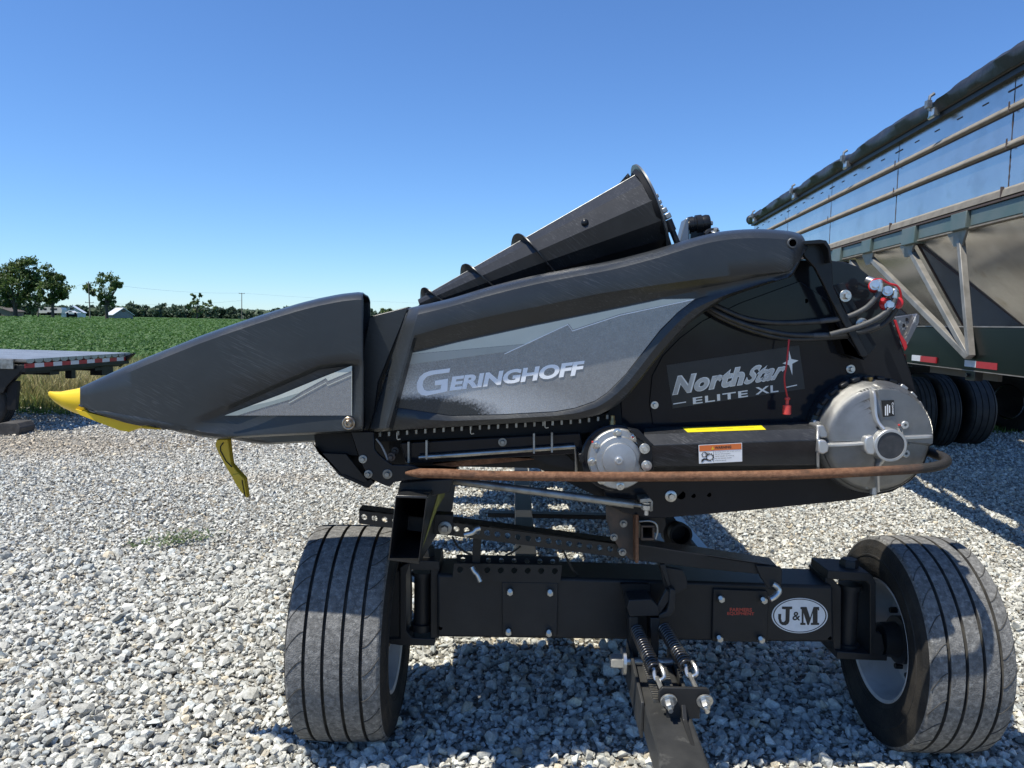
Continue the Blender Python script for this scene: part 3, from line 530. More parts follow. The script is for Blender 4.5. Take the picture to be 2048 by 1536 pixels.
# rusty guard bar that wraps the end of the header
m = MB(); pth = [P(812,946,2.700), P(850,946.5,2.665), P(900,947.5,2.635), P(980,951,2.615)]+[P(x,y,2.61) for x,y in ((1200,953.5),(1400,952.5),(1560,950),(1700,945),(1790,940.5),(1835,937.5))]+[P(1866,934,2.615),P(1885,929,2.64),P(1893,922,2.68),P(1888,915,2.73),P(1872,909,2.79),P(1853,903,2.88)]
m.tube(spline(pth, 5), [.006,.009,.012,.015,.017]+[.0170]*(5*15-4), 16); BARM = RUST.copy(); BARM.name = 'bar_rust_and_paint'; bn = BARM.node_tree.nodes; bl_ = BARM.node_tree.links; bpn = bn['Principled BSDF']; osk = bpn.inputs['Base Color'].links[0].from_socket
tc2 = bn.new('ShaderNodeTexCoord'); sx_ = bn.new('ShaderNodeSeparateXYZ'); bl_.new(tc2.outputs['Object'], sx_.inputs[0]); n3 = bn.new('ShaderNodeTexNoise'); n3.inputs['Scale'].default_value = 14; n3.inputs['Detail'].default_value = 6; bl_.new(tc2.outputs['Object'], n3.inputs['Vector'])
am = bn.new('ShaderNodeMath'); am.operation = 'MULTIPLY_ADD'; am.inputs[1].default_value = .25; bl_.new(n3.outputs[0], am.inputs[0]); bl_.new(sx_.outputs[0], am.inputs[2]); xr = P(1770,942,2.61).x-HD['_o'][0]+.125
mr3 = bn.new('ShaderNodeMapRange'); mr3.inputs[1].default_value = xr-.12; mr3.inputs[2].default_value = xr+.14; bl_.new(am.outputs[0], mr3.inputs[0]); mx3 = bn.new('ShaderNodeMix'); mx3.data_type = 'RGBA'; bl_.new(mr3.outputs[0], mx3.inputs[0]); bl_.new(osk, mx3.inputs[6]); mx3.inputs[7].default_value = (.030,.027,.025,1); bl_.new(mx3.outputs[2], bpn.inputs['Base Color'])
m.build('guard_bar', BARM, HD, 60)
# brace rod with a ball joint
m = MB(); m.cyl(P(880,958,2.99), P(1268,1009,2.80), .0155, 14); m.cyl(P(1262,1008,2.803), P(1284,1011,2.795), .009, 10); m.build('brace_rod', GALV, HD)
m = MB(); c = P(1293,1014,2.79); m.lathe(c-Vector((0,0,.012)), (0,0,1), [(0,.012),(.004,.02),(.02,.02),(.024,.012)], 20); m.hexbolt(c+Vector((0,0,.014)), (0,0,1), .0105, .018); m.cyl(c-Vector((0,0,.03)), c+Vector((0,0,.02)), .008, 10); m.build('ball_joint', ZINC, HD)
pxpart('brace_lug', [(1280,998),(1300,996),(1306,1003),(1306,1022),(1300,1024),(1302,1004),(1280,1006)], 2.77, 2.84, GALV, bevel=.002)

# end panel, cover plate and their decal
YP = 2.86
pxpart('end_panel', [(1243,852),(1241,806),(1262,745),(1300,690),(1400,590),(1560,530),(1590,520),(1662,521),(1690,524),(1716,533),(1737,550),(1752,575),(1772,615),(1800,680),(1822,745),(1840,810),(1856,872),(1858,905),(1846,938),(1820,964),(1785,984),(1700,1001),(1500,1021),(1330,1036),(1290,1036),(1248,1026),(1212,1008),(1205,950),(1200,880),(1210,852)], YP, YP+.05, BLACK, bevel=.004)
cov = pxpart('cover_plate', [(1306,850),(1299,806),(1304,752),(1325,712),(1360,676),(1405,642),(1480,606),(1600,562),(1655,600),(1692,690),(1712,760),(1700,850)], YP-.007, YP-.0005, BLACK, bevel=.002)
for x, y, r in ((1309,810,.0085),(1701,738,.0095)): bolt(x, y, YP-.008, r)
m = MB(); m.cyl(P(1612,602,YP-.008), P(1612,602,YP-.0075), .008, 16); m.build('hole_shade_disc', VOID, cov)
YN = YP-.0078
NDEC = M('charcoal_decal', (.017,.0175,.018), .42, 0, (.022,.022,.023), 20); nd = pxpart('model_decal', [(1333,730.5),(1598,690.5),(1610,777.5),(1345.5,817)], YN, YN+.0008, NDEC, smooth=0)
SILV = M('silver_vinyl', (.46,.47,.49), .30, .6, (.30,.305,.32), 4, .40, .60); SWHT = M('pale_silver_vinyl', (.66,.68,.71), .28, .4)
def lay(s_, bl, br, tl, mat, off, sh, sp, Y, name): m = MB(); text_on(m, s_, P(*bl,Y), P(*br,Y), P(*tl,Y), off, sh, sp); return m.build(name, mat, nd, 0)
lay('North', (1344.4,791), (1487.5,770), (1348.8,752.6), SWHT, .066, .16, 1.12, YN-.0008, 'lettering')
lay('North', (1346,789.6), (1486,768.8), (1350.2,754.2), SILV, .036, .16, 1.18, YN-.0014, 'lettering')
lay('Star', (1486,770), (1567,757.4), (1496,733), SWHT, .045, .35, 1.04, YN-.0016, 'lettering')
lay('Star', (1487.4,768.6), (1565.6,756.6), (1497,734.6), SILV, .018, .35, 1.08, YN-.0022, 'lettering')
lay('ELITE', (1386,808.5), (1496,793.3), (1385.4,795.4), SWHT, .02, 0, 1.1, YN-.0008, 'lettering'); lay('XL', (1511,789.5), (1557,783.6), (1510.4,775), SWHT, .02, 0, 1.1, YN-.0008, 'lettering')
m = MB(); m.px([(1578,701),(1582.8,718),(1597,721),(1584.6,727.5),(1584.6,750.5),(1578.6,730.5),(1565,727),(1577.6,720)], YN-.001, YN-.0002); m.build('star_emblem', SWHT, nd, 0)
m = MB(); m.px([(1346.5,807),(1372,803),(1372,805),(1346.5,809)], YN-.001, YN-.0002); m.px([(1571,774),(1594,769),(1594,771),(1571,776)], YN-.001, YN-.0002); m.build('dash_line', SWHT, nd, 0)
# black hood bracket and the slotted adjusting plate
m = MB(); m.px([(1604,485),(1640,481),(1652,483),(1661,497),(1664,525),(1667,572),(1684,610),(1738,709),(1731,715),(1722,712),(1662,600),(1646,566),(1630,535),(1608,512)], 2.745, 2.765); m.build('hood_bracket', SATIN, HD, 30, .003)
m = MB(); m.px([(1604,482),(1640,479),(1653,481),(1661,494),(1664,525),(1660,525),(1656,498),(1648,487),(1604,489)], 2.70, 2.86); m.build('bracket_flange', SATIN, HD, 30, .002)
sp_ = pxpart('slotted_plate', [(1666,571),(1688,565),(1753,692),(1735,713)], 2.776, 2.79, SATIN, bevel=.002)
pxpart('slot', [(1668.5,570),(1674,568.5),(1752,689),(1746,693)], 2.7755, 2.7762, DARK, sp_, smooth=0)
pxpart('plate_web', [(1690,708),(1722,716),(1735,713),(1728,720),(1712,718),(1690,705),(1665,640)], 2.79, 2.86, DARK)
bolt(1690, 592, 2.775, .0125, h=.02); bolt(1723, 648, 2.775, .0125, h=.02)
# hoses
def hose(pts, r, mat, name='hose', n=9): m = MB(); m.tube(spline([P(*q) for q in pts], 6), r, n); return m.build(name, mat, HD, 60)
hose([(1405,596,2.83),(1440,615,2.80),(1490,636,2.79),(1545,645,2.785),(1600,645,2.78),(1642,642.5,2.775)], .0095, RUBBER)
hose([(1640,642.6,2.775),(1690,635,2.765),(1730,617,2.75),(1754,593,2.74),(1760,580,2.74)], .0098, HOSEGREY)
hose([(1395,600,2.83),(1440,628,2.80),(1500,652,2.79),(1570,668,2.785),(1628,671,2.78)], .0095, RUBBER)
hose([(1626,671,2.78),(1680,669,2.775),(1722,662,2.77),(1758,650,2.76)], .0098, HOSEGREY)
hose([(1660,669,2.76),(1715,654,2.745),(1757,635,2.735),(1783,613,2.73),(1790,597,2.73)], .0098, HOSEGREY)
hose([(1390,602,2.84),(1440,634,2.81),(1505,661,2.80),(1575,677,2.795),(1650,676,2.79),(1720,668,2.785),(1765,650,2.78),(1788,625,2.77),(1793,606,2.77)], .0095, RUBBER)
m = MB()
for x, y in ((1760,572),(1790,590)): m.cyl(P(x-1,y+11,2.738), P(x+1,y-6,2.738), .0105, 12); m.cyl(P(x-1.5,y+8,2.738), P(x-.5,y+2,2.738), .0125, 12); m.tube(spline([P(x+1,y-6,2.738),P(x,y-10,2.74),P(x-6,y-9,2.75)], 4), .007, 10)
for x, y in ((1751,569),(1776,581),(1781,610)): m.lathe(P(x,y,2.73), (-.35,-1,.1), [(-.05,.013),(.008,.013)], 6); m.lathe(P(x,y,2.725), (-.35,-1,.1), [(-.06,.018),(-.01,.018)], 16)
m.cyl(P(1735,561,2.80), P(1752,567,2.77), .016, 16); m.build('hydraulic_coupler', ZINC, HD)
m = MB()
for x, y in ((1748,573),(1770,608),(1795,606)): m.lathe(P(x,y,2.76), (-.5,-1,.2), [(-.02,.019),(.012,.019),(.014,.016)], 18)
m.tube(spline([P(1742,572,2.76),P(1746,561,2.76),P(1762,559,2.76),P(1778,567,2.76),P(1794,572,2.76),P(1801,585,2.76),P(1803,602,2.765)], 5), .004, 8)
m.lathe(P(1767,604,2.745), (-.6,-1,.3), [(0,.006),(.01,.011),(.02,.011),(.03,.006)], 12); m.build('dust_cap', RED, HD)
m = MB(); m.px([(1788,640),(1793,640),(1802,668),(1813,684),(1815,694),(1810,702),(1803,684),(1796,664)], 2.835, 2.842); m.build('red_tab', RED, HD, 30, .001)
hose([(1578,679,2.775),(1576,700,2.772),(1573,730,2.77),(1569,752,2.77),(1570,770,2.77),(1575,795,2.77)], .0032, RED, 'cord', 8)
m = MB(); a = P(1575,794,2.77); m.lathe(a, (0,0,-1), [(0,.006),(.004,.0095),(.008,.0095),(.011,.006),(.028,.006),(.030,.0145),(.062,.0155),(.064,.0135)], 18); m.build('cord_cap', REDCAP, HD)
# grey bracket seen behind the end panel
m = MB(); m.px([(1790,634),(1836,627),(1838,640),(1806,692),(1796,670)], 2.96, 2.975); m.px([(1833,628),(1839,630),(1839,644),(1812,696),(1806,690)], 2.93, 2.98); m.build('rear_bracket', M('scratched_grey_steel', (.16,.16,.17), .38, .6, (.48,.46,.42), 60, .55, .62), HD, 30, .002)
m = MB(); [m.cyl(P(x,y,2.9585), P(x,y,2.96), .007, 14) for x, y in ((1813,639),(1807,651))]; m.build('bracket_hole', DARK, HD)

# small gearbox
m = MB(); c = P(1228,915,2.74); m.lathe(c, (0,-1,0), [(-.12,.105),(-.02,.118),(0,.120),(.012,.120),(.016,.115)], 48); m.build('gear_drum', BLACK, HD)
sg = MB(); c = P(1237,918,2.70); sg.lathe(c, (0,-1,0), [(-.04,.108),(0,.108),(.006,.104),(.008,.084),(.016,.080),(.018,.061),(.026,.059),(.027,.0565)], 56); gb = sg.build('small_gearbox', ALU, HD, 30)
for a in (95, 148, 55, 186, 275, 320, 232): q = c+Vector((math.cos(rad(a))*.096, -.006, math.sin(rad(a))*.096)); MB().hexbolt(q, (0,-1,0), .0085, .011).build('bolt', ZINC, gb)
m = MB(); m.lathe(P(1237.5,921,2.674), (0,-1,0), [(0,.0155),(.004,.0155),(.005,.012),(.012,.0105),(.012,.006),(.006,.005)], 20); m.build('fill_plug', ALU2, gb)
m = MB(); [m.lathe(P(x,y,2.688), (0,-1,0), [(0,.004),(.006,.003)], 8) for x, y in ((1185,884),(1265,874),(1229,922))]; m.build('paint_mark', REDCAP, gb)
m = MB(); m.lathe(P(1225,842,2.75), (0,0,1), [(-.025,.011),(0,.011),(.004,.008),(.02,.007)], 6); m.build('breather', M('brass', (.30,.22,.10), .4, .8), gb)
pxpart('gear_ear', [(1157,908),(1166,906),(1170,924),(1160,925)], 2.72, 2.76, SATIN, gb, .003)
for x, y in ((1289,897),(1293,931)): bolt(x, y, 2.668, .0105, h=.016)
m = MB(); m.px([(1258,858),(1280,862),(1302,885),(1308,890),(1303,895),(1290,886),(1272,874)], 2.665, 2.72); m.px([(1272,874),(1303,892),(1308,940),(1285,942),(1278,925),(1282,905)], 2.668, 2.70); m.build('guard_strap', SATIN, HD, 30, .003)
# octagonal shaft guard between the two gearboxes
def octa(x, ys, dr=0.0):
    c = P(x, (ys[0]+ys[7])/2, 2.76); return [P(x, y, Y)+(P(x, y, Y)-c).normalized()*dr for y, Y in zip(ys, (2.672,2.706,2.80,2.85,2.855,2.82,2.76,2.70))]
OL, OR = (891,869,856,862,920,936,941,938), (880,857,843,852,916,932,940,937); OF = [a+(b-a)*7/8 for a, b in zip(OL, OR)]
OL = OL[:7]+(933,); OR = OR[:7]+(930,)
GS = M('scuffed_black_guard', (.020,.021,.023), .36, 0, (.032,.033,.035), 12, .4, .7, .04, 500, scratch=((.16,.16,.165), .56, rad(-20), .6))
m = MB(); m.ring([octa(1288,OL), octa(1637,OR)]); sg_ = m.build('shaft_guard', GS, HD, 30, .003)
oc0, oc1 = octa(1288,OL), octa(1637,OR)
def onface(i, u, v, lift=.0006):   # facet i, u along the guard, v across it
    a, b, c2, d = oc0[i], oc1[i], oc0[(i+1)%8], oc1[(i+1)%8]; p = a.lerp(b, u).lerp(c2.lerp(d, u), v); n = (b-a).cross(c2-a).normalized(); mid = (oc0[i]+oc0[(i+1)%8])/2-(sum(oc0, Vector())/8); n = n if n.dot(mid) > 0 else -n; return p+n*lift
m = MB(); m.add([onface(1,.25,.06,.001),onface(1,.70,.06,.001),onface(1,.67,.78,.001),onface(1,.22,.78,.001)], [(0,1,2,3)]); m.build('yellow_strip', YLABEL, sg_, 0)
m = MB(); 
for r_ in range(3): m.add([onface(1,.30+r_*.12,.40-.04*(r_%2),.0016),onface(1,.39+r_*.12,.40-.04*(r_%2),.0016),onface(1,.39+r_*.12,.46,.0016),onface(1,.30+r_*.12,.46,.0016)], [(0,1,2,3)])
m.build('faint_print', M('worn_print', (.55,.46,.03), .4), sg_, 0)
# warning label on the front facet
WL = lambda u, v, l=.0012: onface(7, u, v, l)
WHT = M('label_white', (.78,.78,.77), .4); ORG = M('label_orange', (.66,.16,.035), .4); INK = M('label_ink', (.02,.02,.02), .5)
u0_, u1_, v0_, v1_ = .318, .566, .22, 1.10
wl = MB(); p0, p1, p2, p3 = P(1397,890,2.6705), P(1484,885.5,2.6705), P(1484.5,923,2.6705), P(1398,927.5,2.6705); wl.add([p0,p1,p2,p3], [(0,1,2,3)]); wl = wl.build('warning_label', WHT, sg_, 0)
def W(a, b, l): return p3.lerp(p2, a).lerp(p0.lerp(p1, a), b)+Vector((0,-l,0))
def wrect(mb, a0, b0, a1, b1, l=.0006): mb.add([W(a0,b0,l),W(a1,b0,l),W(a1,b1,l),W(a0,b1,l)], [(0,1,2,3)])
m = MB(); wrect(m, .015,.66,.985,.97); m.build('orange_band', ORG, wl, 0)
m = MB(); text_on(m, 'WARNING', W(.37,.74,.001), W(.75,.74,.001), W(.37,.89,.001), .03); 
for k, ln in enumerate(('Rotating parts can crush and cut.','Do not remove guard','while header is running.','Do not operate header','without guard.')):
    b = .54-.115*k; e = .37+.0186*len(ln); text_on(m, ln, W(.37,b,.001), W(min(.97,e),b,.001), W(.37,b+.07,.001), .0)
wrect(m, .338,.04,.345,.62)
for cx_, cy_, rr in ((.13,.47,.062),(.25,.33,.085)):      # two gears and a hand between them
    n_ = 20
    for k in range(n_):
        a0, a1 = 2*math.pi*k/n_, 2*math.pi*(k+.9)/n_; ro = rr*(1.2 if k%2 else 1.0)
        m.add([W(cx_+math.cos(a)*r_, cy_+math.sin(a)*r_*2.1, .001) for a, r_ in ((a0,rr*.78),(a1,rr*.78),(a1,ro),(a0,ro))], [(0,1,2,3)])
m.add([W(a,b,.001) for a,b in ((.05,.06),(.06,.22),(.12,.28),(.22,.20),(.26,.12),(.20,.16),(.13,.20),(.08,.10))], [tuple(range(8))])
for a in (.155,.175,.195,.215): m.add([W(a,.40,.001),W(a+.008,.40,.001),W(a+.008+(a-.18)*.5,.60,.001),W(a+(a-.18)*.5,.60,.001)], [(0,1,2,3)])
m.build('label_print', INK, wl, 0)
m = MB(); m.add([W(.29,.72,.0012),W(.355,.72,.0012),W(.322,.90,.0012)], [(0,1,2)]); m.build('hazard_triangle', M('label_yellow', (.8,.5,.03), .4), wl, 0)
# large gearbox with ribs, hub and clamp lugs
c = P(1745,873,2.78); LGB = MB(); R0 = .208
prof = [(-.07,R0),(.0,R0),(.012,R0*.99),(.02,R0*.965)]+[(.03, R0*q) for q in (.94,.90,.86,.8,.74,.68,.6,.52,.44,.36,.28,.2,.12,.04)]
LGB.lathe(c, (0,-1,0), prof, 96)
hub_ = P(1772,888,2.69)
for i_, p in enumerate(LGB.v):
    rr_ = math.hypot(p[0]-c.x, p[2]-c.z)/R0
    if rr_ < .945 and p[1] < c.y-.025:
        dx, dz = p[0]-hub_.x, p[2]-hub_.z; dh = math.hypot(dx, dz); ed = min(1, (.945-rr_)/.06)
        if dz > .0 and dx > -.03: dd = .046*ed+.006+.006*(1-rr_)
        elif dz > 0: dd = .010+max(0, .086*(1-dh/.30)**1.2)*ed
        else: dd = .004+.075*max(0, 1-dh/.27)*ed*(1 if dx < -.03 else .75)
        LGB.v[i_] = (p[0], c.y-.02-dd, p[2]); lg = LGB.build('large_gearbox', ALU, HD, 40)
def onbox(x, y, Y): return P(x, y, Y)
m = MB(); cb = P(1735,868,2.80); m.lathe(cb, (0,-1,0), [(-.05,R0*1.03),(.0,R0*1.03),(.004,R0*1.0)], 72); m.build('rear_flange', BLACK, lg)
for k in range(15):
    a = rad(20+k*12.5); q = cb+Vector((math.cos(a)*R0*1.005, -.012, math.sin(a)*R0*1.005)); m = MB(); m.box(q, (.030,.030,.014), Matrix.Rotation(-(a-math.pi/2), 3, 'Y')); m.build('flange_cog', SATIN if 60 < 20+k*12.5 < 160 else ALU, lg, 30, .004)
def rib(pts, Ys, wd, name='rib'):
    m = MB(); pp = spline([P(x,y,Y) for (x,y),Y in zip(pts, Ys)], 5); lp = []
    for i, p in enumerate(pp):
        t = pp[min(i+1,len(pp)-1)]-pp[max(0,i-1)]; n = Vector((t.z,0,-t.x)).normalized()*wd/2; lp.append([p+n+Vector((0,.06,0)), p+n*.9, p+n*.5+Vector((0,-.004,0)), p-n*.5+Vector((0,-.004,0)), p-n*.9, p-n+Vector((0,.06,0))])
    m.ring(lp); m.build(name, ALU2, lg, 40)
rib([(1744,775),(1749,790),(1751,825),(1757,845),(1768,858)], [2.735,2.70,2.69,2.68,2.668], .014)
rib([(1655,891),(1690,890),(1735,887)], [2.70,2.69,2.676], .013)
rib([(1802,883),(1808,877),(1820,875.5),(1855,874),(1864,873)], [2.668,2.684,2.69,2.695,2.705], .014)
rib([(1768,920),(1757,935),(1756,960),(1757,984)], [2.676,2.70,2.71,2.74], .014)
m = MB(); hc = P(1772,888,2.69); m.lathe(hc, (0,-1,0), [(-.04,.060),(.02,.058),(.034,.057),(.036,.055),(.036,.0475),(.032,.047)], 48); m.build('hub_ring', ALU2, lg, 35)
m = MB(); m.lathe(hc, (0,-1,0), [(0,.047),(.0335,.047)], 40); m.build('hub_cap', M('hub_rubber', (.035,.037,.04), .5, 0, (.055,.055,.058), 40), lg)
pxpart('hub_lug', [(1733,874),(1748,871),(1752,905),(1748,910),(1735,909),(1730,900),(1730,882)], 2.662, 2.72, ALU2, lg, .005)
m = MB(); lc = P(1644,894,2.69); 
pxpart('clamp_lug', [(1637,880),(1652,881),(1659,892),(1657,904),(1646,909),(1637,906)], 2.655, 2.73, ALU2, lg, .005)
pxpart('casting_lug', [(1633,850),(1648,850),(1657,868),(1655,876),(1640,877),(1634,868)], 2.70, 2.78, ALU, lg, .006)
m = MB(); m.ring([octa(1633,OR,.010), octa(1639,OR,.010)]); m.build('guard_collar', ALU2, lg, 30, .004)
pxpart('rating_plate', [(1764,801),(1788,800),(1789,832),(1767,834)], 2.7015, 2.706, M('plate_black', (.012,.012,.013), .3), lg, smooth=0)
m = MB()
for x, y0_, y1_ in ((1770,812,831),(1774,809,831),(1778,811,826)): m.px(poly(x,y0_,x+2.2,y0_,x+2.4,y1_,x+.2,y1_), 2.7005, 2.7012)
a_, b_ = P(1783.4,805,2.7005), P(1784.6,829.5,2.7005); text_on(m, 'Comer', a_, b_, P(1787.6,804.8,2.7005), .02); m.build('plate_print', WHT, lg, 0)
for x, y, mt, yy in ((1807,849,ALU2,2.712),(1809,906,ALU2,2.724)):
    m = MB(); m.lathe(P(x,y,yy), (0,-1,0), [(0,.014),(.012,.014),(.014,.012),(.014,.005),(.004,.0045)], 20); m.build('plug', mt, lg)
m = MB(); m.lathe(P(1798,850,2.703), (0,-1,0), [(0,.004),(.004,.003)], 8); m.build('paint_mark', REDCAP, lg)
m = MB(); m.lathe(P(1740,773,2.77), (0,0,1), [(-.02,.0125),(.006,.0125),(.008,.008),(.022,.008),(.024,.0095),(.034,.0095)], 6); m.build('breather', bpy.data.materials['brass'], lg)
m = MB(); m.lathe(P(1747,984,2.745), (0,0,-1), [(-.02,.012),(.008,.012)], 6); m.build('drain_plug', ALU2, lg)
# lower frame plate: holes, bolts, hitch socket
m = MB(); [m.cyl(P(x,y,YP-.0015), P(x,y,YP+.002), r, 18) for x,y,r in ((1362,990,.0165),(1387,991.5,.0085),(1418,989.5,.0085))]; m.build('frame_hole_shade_disc', VOID, HD)
bolt(1341.5, 992, YP-.001, .0125, h=.016)
pxpart('foot_plate', [(1212,1003),(1272,1012),(1272,1040),(1276,1090),(1276,1120),(1262,1120),(1244,1106),(1222,1070),(1213,1040)], 2.90, 2.915, BROWNSTEEL, bevel=.002)
pxpart('foot_flange', [(1271,1030),(1277.5,1030),(1277.5,1126),(1271,1126)], 2.84, 2.93, RUST, bevel=.001)
for x, y in ((1228,1074),(1245,1104),(1247,1047)): bolt(x, y, 2.899, .0085, mat=GALV)
m = MB()
for q in ([(1282,1051),(1309,1051),(1309,1055),(1282,1055)],[(1282,1076),(1309,1076),(1309,1081),(1282,1081)],[(1282,1055),(1286,1055),(1286,1076),(1282,1076)],[(1305,1055),(1309,1055),(1309,1076),(1305,1076)]): m.px(q, 2.88, 3.15)
m.build('square_socket', BROWNSTEEL, HD, 30, .001)
m = MB(); m.tube(spline([P(1278,1043,2.86),P(1300,1042,2.86),P(1312,1048,2.86),P(1315,1062,2.86),P(1311,1078,2.86)], 5), .0035, 8); m.build('hoop', GALV, HD)
pxpart('under_plate', [(1262,1033),(1330,1036),(1332,1050),(1325,1066),(1310,1066),(1310,1044),(1262,1044)], 2.95, 3.0, SATIN)
# auger: faceted cone with helical flight, end disc and lug
AY = 3.06; a1_, a0_ = P(1298,424,AY), P(840,609,AY); ax = (a0_-a1_).normalized(); LA = (a0_-a1_).length
CONE = M('auger_black', (.018,.019,.021), .30, .1, (.028,.029,.031), 9, .4, .7, .02, 400, scratch=((.22,.22,.225), .58, rad(-40), .5))
def cr_(h): return .158-(.158-.022)*h/LA
m = MB(); m.lathe(a1_, ax, [(0,cr_(0)),(LA,cr_(LA))], 12, True, rad(9)); au = m.build('auger_cone', CONE, HD, 12)
eA = (Vector((0,0,1))-ax*ax.z).normalized(); eB = ax.cross(eA); m = MB()
for k in (11,):
    t_ = rad(9)+k*2*math.pi/12; d_ = eA*math.cos(t_)+eB*math.sin(t_); m.tube([a1_+d_*(cr_(0)+.0002), a1_+ax*LA*.93+d_*(cr_(LA*.93)+.0002)], .0017, 6)
m.build('edge_highlight', M('rubbed_edge_highlight', (.24,.245,.25), .35, .5, (.10,.105,.11), 30, .45, .65), au)  # pale line on one facet edge, painted as its highlight and rubbed paint
e1 = (Vector((0,0,1))-ax*ax.z).normalized(); e2 = ax.cross(e1); m = MB(); lo = []
TOPS = [(-.5, 205), (0, 262), (1, 380), (2, 472), (3, 545)]     # turns against distance from the end disc, in photo pixels
for k in range(0, 150):
    tu = -.5+3.2*k/149; th = tu*2*math.pi; h = interp(TOPS, tu)*AY/FPX; r = cr_(h); fl = .030*min(1, k/8); d = e1*math.cos(th)+e2*math.sin(th); p = a1_+ax*h
    lo.append([p+d*(r-.012)-ax*.002, p+d*(r+fl)-ax*.002, p+d*(r+fl)+ax*.002, p+d*(r-.012)+ax*.002])
m.ring(lo); m.build('auger_flight', M('worn_flight', (.022,.023,.025), .35, .3, (.30,.30,.30), 40, .60, .72), au, 40)
m = MB(); dc = P(1300,419,AY); m.lathe(dc+ax*.004, -ax, [(0,.183),(.007,.183)], 64); m.build('end_disc', M('worn_steel_disc', (.15,.155,.16), .35, .7, (.32,.33,.33), 6, .4, .65), au)
m = MB(); m.lathe(dc+ax*.02, -ax, [(0,.158),(.018,.168)], 12, True, rad(9)); m.build('end_collar', DARK, au)
m = MB(); m.px([(1178,411),(1210,388),(1238,367),(1256,346),(1263,356),(1240,376),(1200,402)], 3.14, 3.146); m.build('flight_end', bpy.data.materials['worn_flight'], au, 0)
m = MB(); m.sphere(P(1170,446,AY-.105), .0155); m.build('knob', SATIN, au)
for k, (x, y, s_) in enumerate(((1311,394,8),(1317,406,8),(1321,415,6),(1327,422,10),(1334,433,11))):
    m = MB(); m.box(P(x,y,3.03), (s_*.0021,.05,s_*.0019), Matrix.Rotation(rad(-25), 3, 'Y')); m.build('chain_link', GALV, au, 30, .003)
m = MB(); m.cyl(P(1336,440,3.0), P(1345,462,3.0), .016, 14); m.cyl(P(1344,460,3.0), P(1358,495,3.0), .012, 12); m.cyl(P(1328,450,3.02), P(1342,495,3.02), .006, 8); m.build('drive_rod', SATIN, au)
m = MB(); m.px([(1371,438),(1377,434),(1378,482),(1358,490)], 3.0, 3.08); m.build('lug_plate', M('blue_grey_steel', (.16,.19,.23), .35, .3), HD, 30, .003)
m = MB(); la, lb = P(1376,451,3.05), P(1416,447,3.05); d_ = (lb-la); m.lathe(la, d_, [(0,.032),(.018,.034),(.020,.031),(.028,.031),(.030,.037),(.052,.037),(.054,.032),(.070,.035),(.082,.033)], 28); m.box((la+lb)/2-Vector((0,-.01,.06)), (.06,.05,.12)); m.build('lug_roller', SATIN, HD, 35)
m = MB(); m.hexbolt(la, -d_, .011, .012); m.hexbolt(lb, d_, .009, .014); m.build('bolt', GALV, HD)
m = MB(); m.tube(spline([P(1412,470,2.98),P(1418,464,2.98),P(1428,462,2.98),P(1436,466,2.98)], 4), .012, 8); m.build('pipe_stub', SATIN, HD); bolt(1431, 465, 2.95, .01, mat=ZINC, ax=(0,-.4,1))
# long body and the further rows of the header, which shade the ground behind the end panel
m = MB(); m.prism([Vector((.05,2.95,1.22)),Vector((.42,2.95,1.05)),Vector((1.30,2.95,1.10)),Vector((1.12,2.95,1.80)),Vector((.80,2.95,1.78)),Vector((.60,2.95,1.40)),Vector((.05,2.95,1.34))], (0,6.0,0)); m.build('main_frame', SATIN, HD, 30)
m = MB(); m.box((.30, 3.17, 1.24), (1.55, .40, .10)); m.build('row_deck', SATIN, HD, 0)  # unseen extra deck box, added to close a lit gap in the ground shadow
for k in range(1, 8):
    for o_, nm in ((sn, 'snout'), (hood, 'row_hood')):
        q = o_.copy(); q.name = nm; COL.objects.link(q); q.location.y += .50+.762*(k-1); q.location.z -= (.10 if nm == 'snout' else .12); q.location.x -= 0
    m = MB(); m.box((-.12, 2.80+.762*k-.0, 1.20), (1.25, .44, .16)); m.build('row_deck', SATIN, HD, 0)
# ------------------------------------------------------------------ the header trailer
TR = thing('header_trailer', 'black four wheel header transport trailer with wide ribbed tyres and a spring loaded tongue', 'trailer', (0.5, 3.2, 0.0))
def trpart(name, pts, Y0, Y1, mat=None, parent=TR, bevel=.003, smooth=30): return MB().px(pts, Y0, Y1).build(name, mat or SATIN, parent, smooth, bevel)
FRAME = M('black_frame_paint', (.020,.0205,.021), .42, 0, (.028,.028,.0285), 5, .4, .7, .06, 120, .28, dust=((.10,.095,.085), 16, .66, .92))
TREAD = M('dusty_tread_rubber', (.10,.099,.096), .8, 0, (.19,.187,.18), 44, .36, .64, .5, 160, .25, dust=((.33,.325,.31), 60, .50, .74))
SIDE = M('sidewall_rubber', (.018,.0175,.017), .7, 0, (.045,.040,.034), 7, .4, .7, .35, 120, .25)
GROOVE = M('tyre_groove', (.035,.033,.031), .9, 0, (.085,.08,.07), 14)
RIMW = M('white_rim_paint', (.52,.52,.51), .4, 0, (.40,.39,.37), 8, .45, .7, dust=((.14,.13,.11), 26, .66, .8))
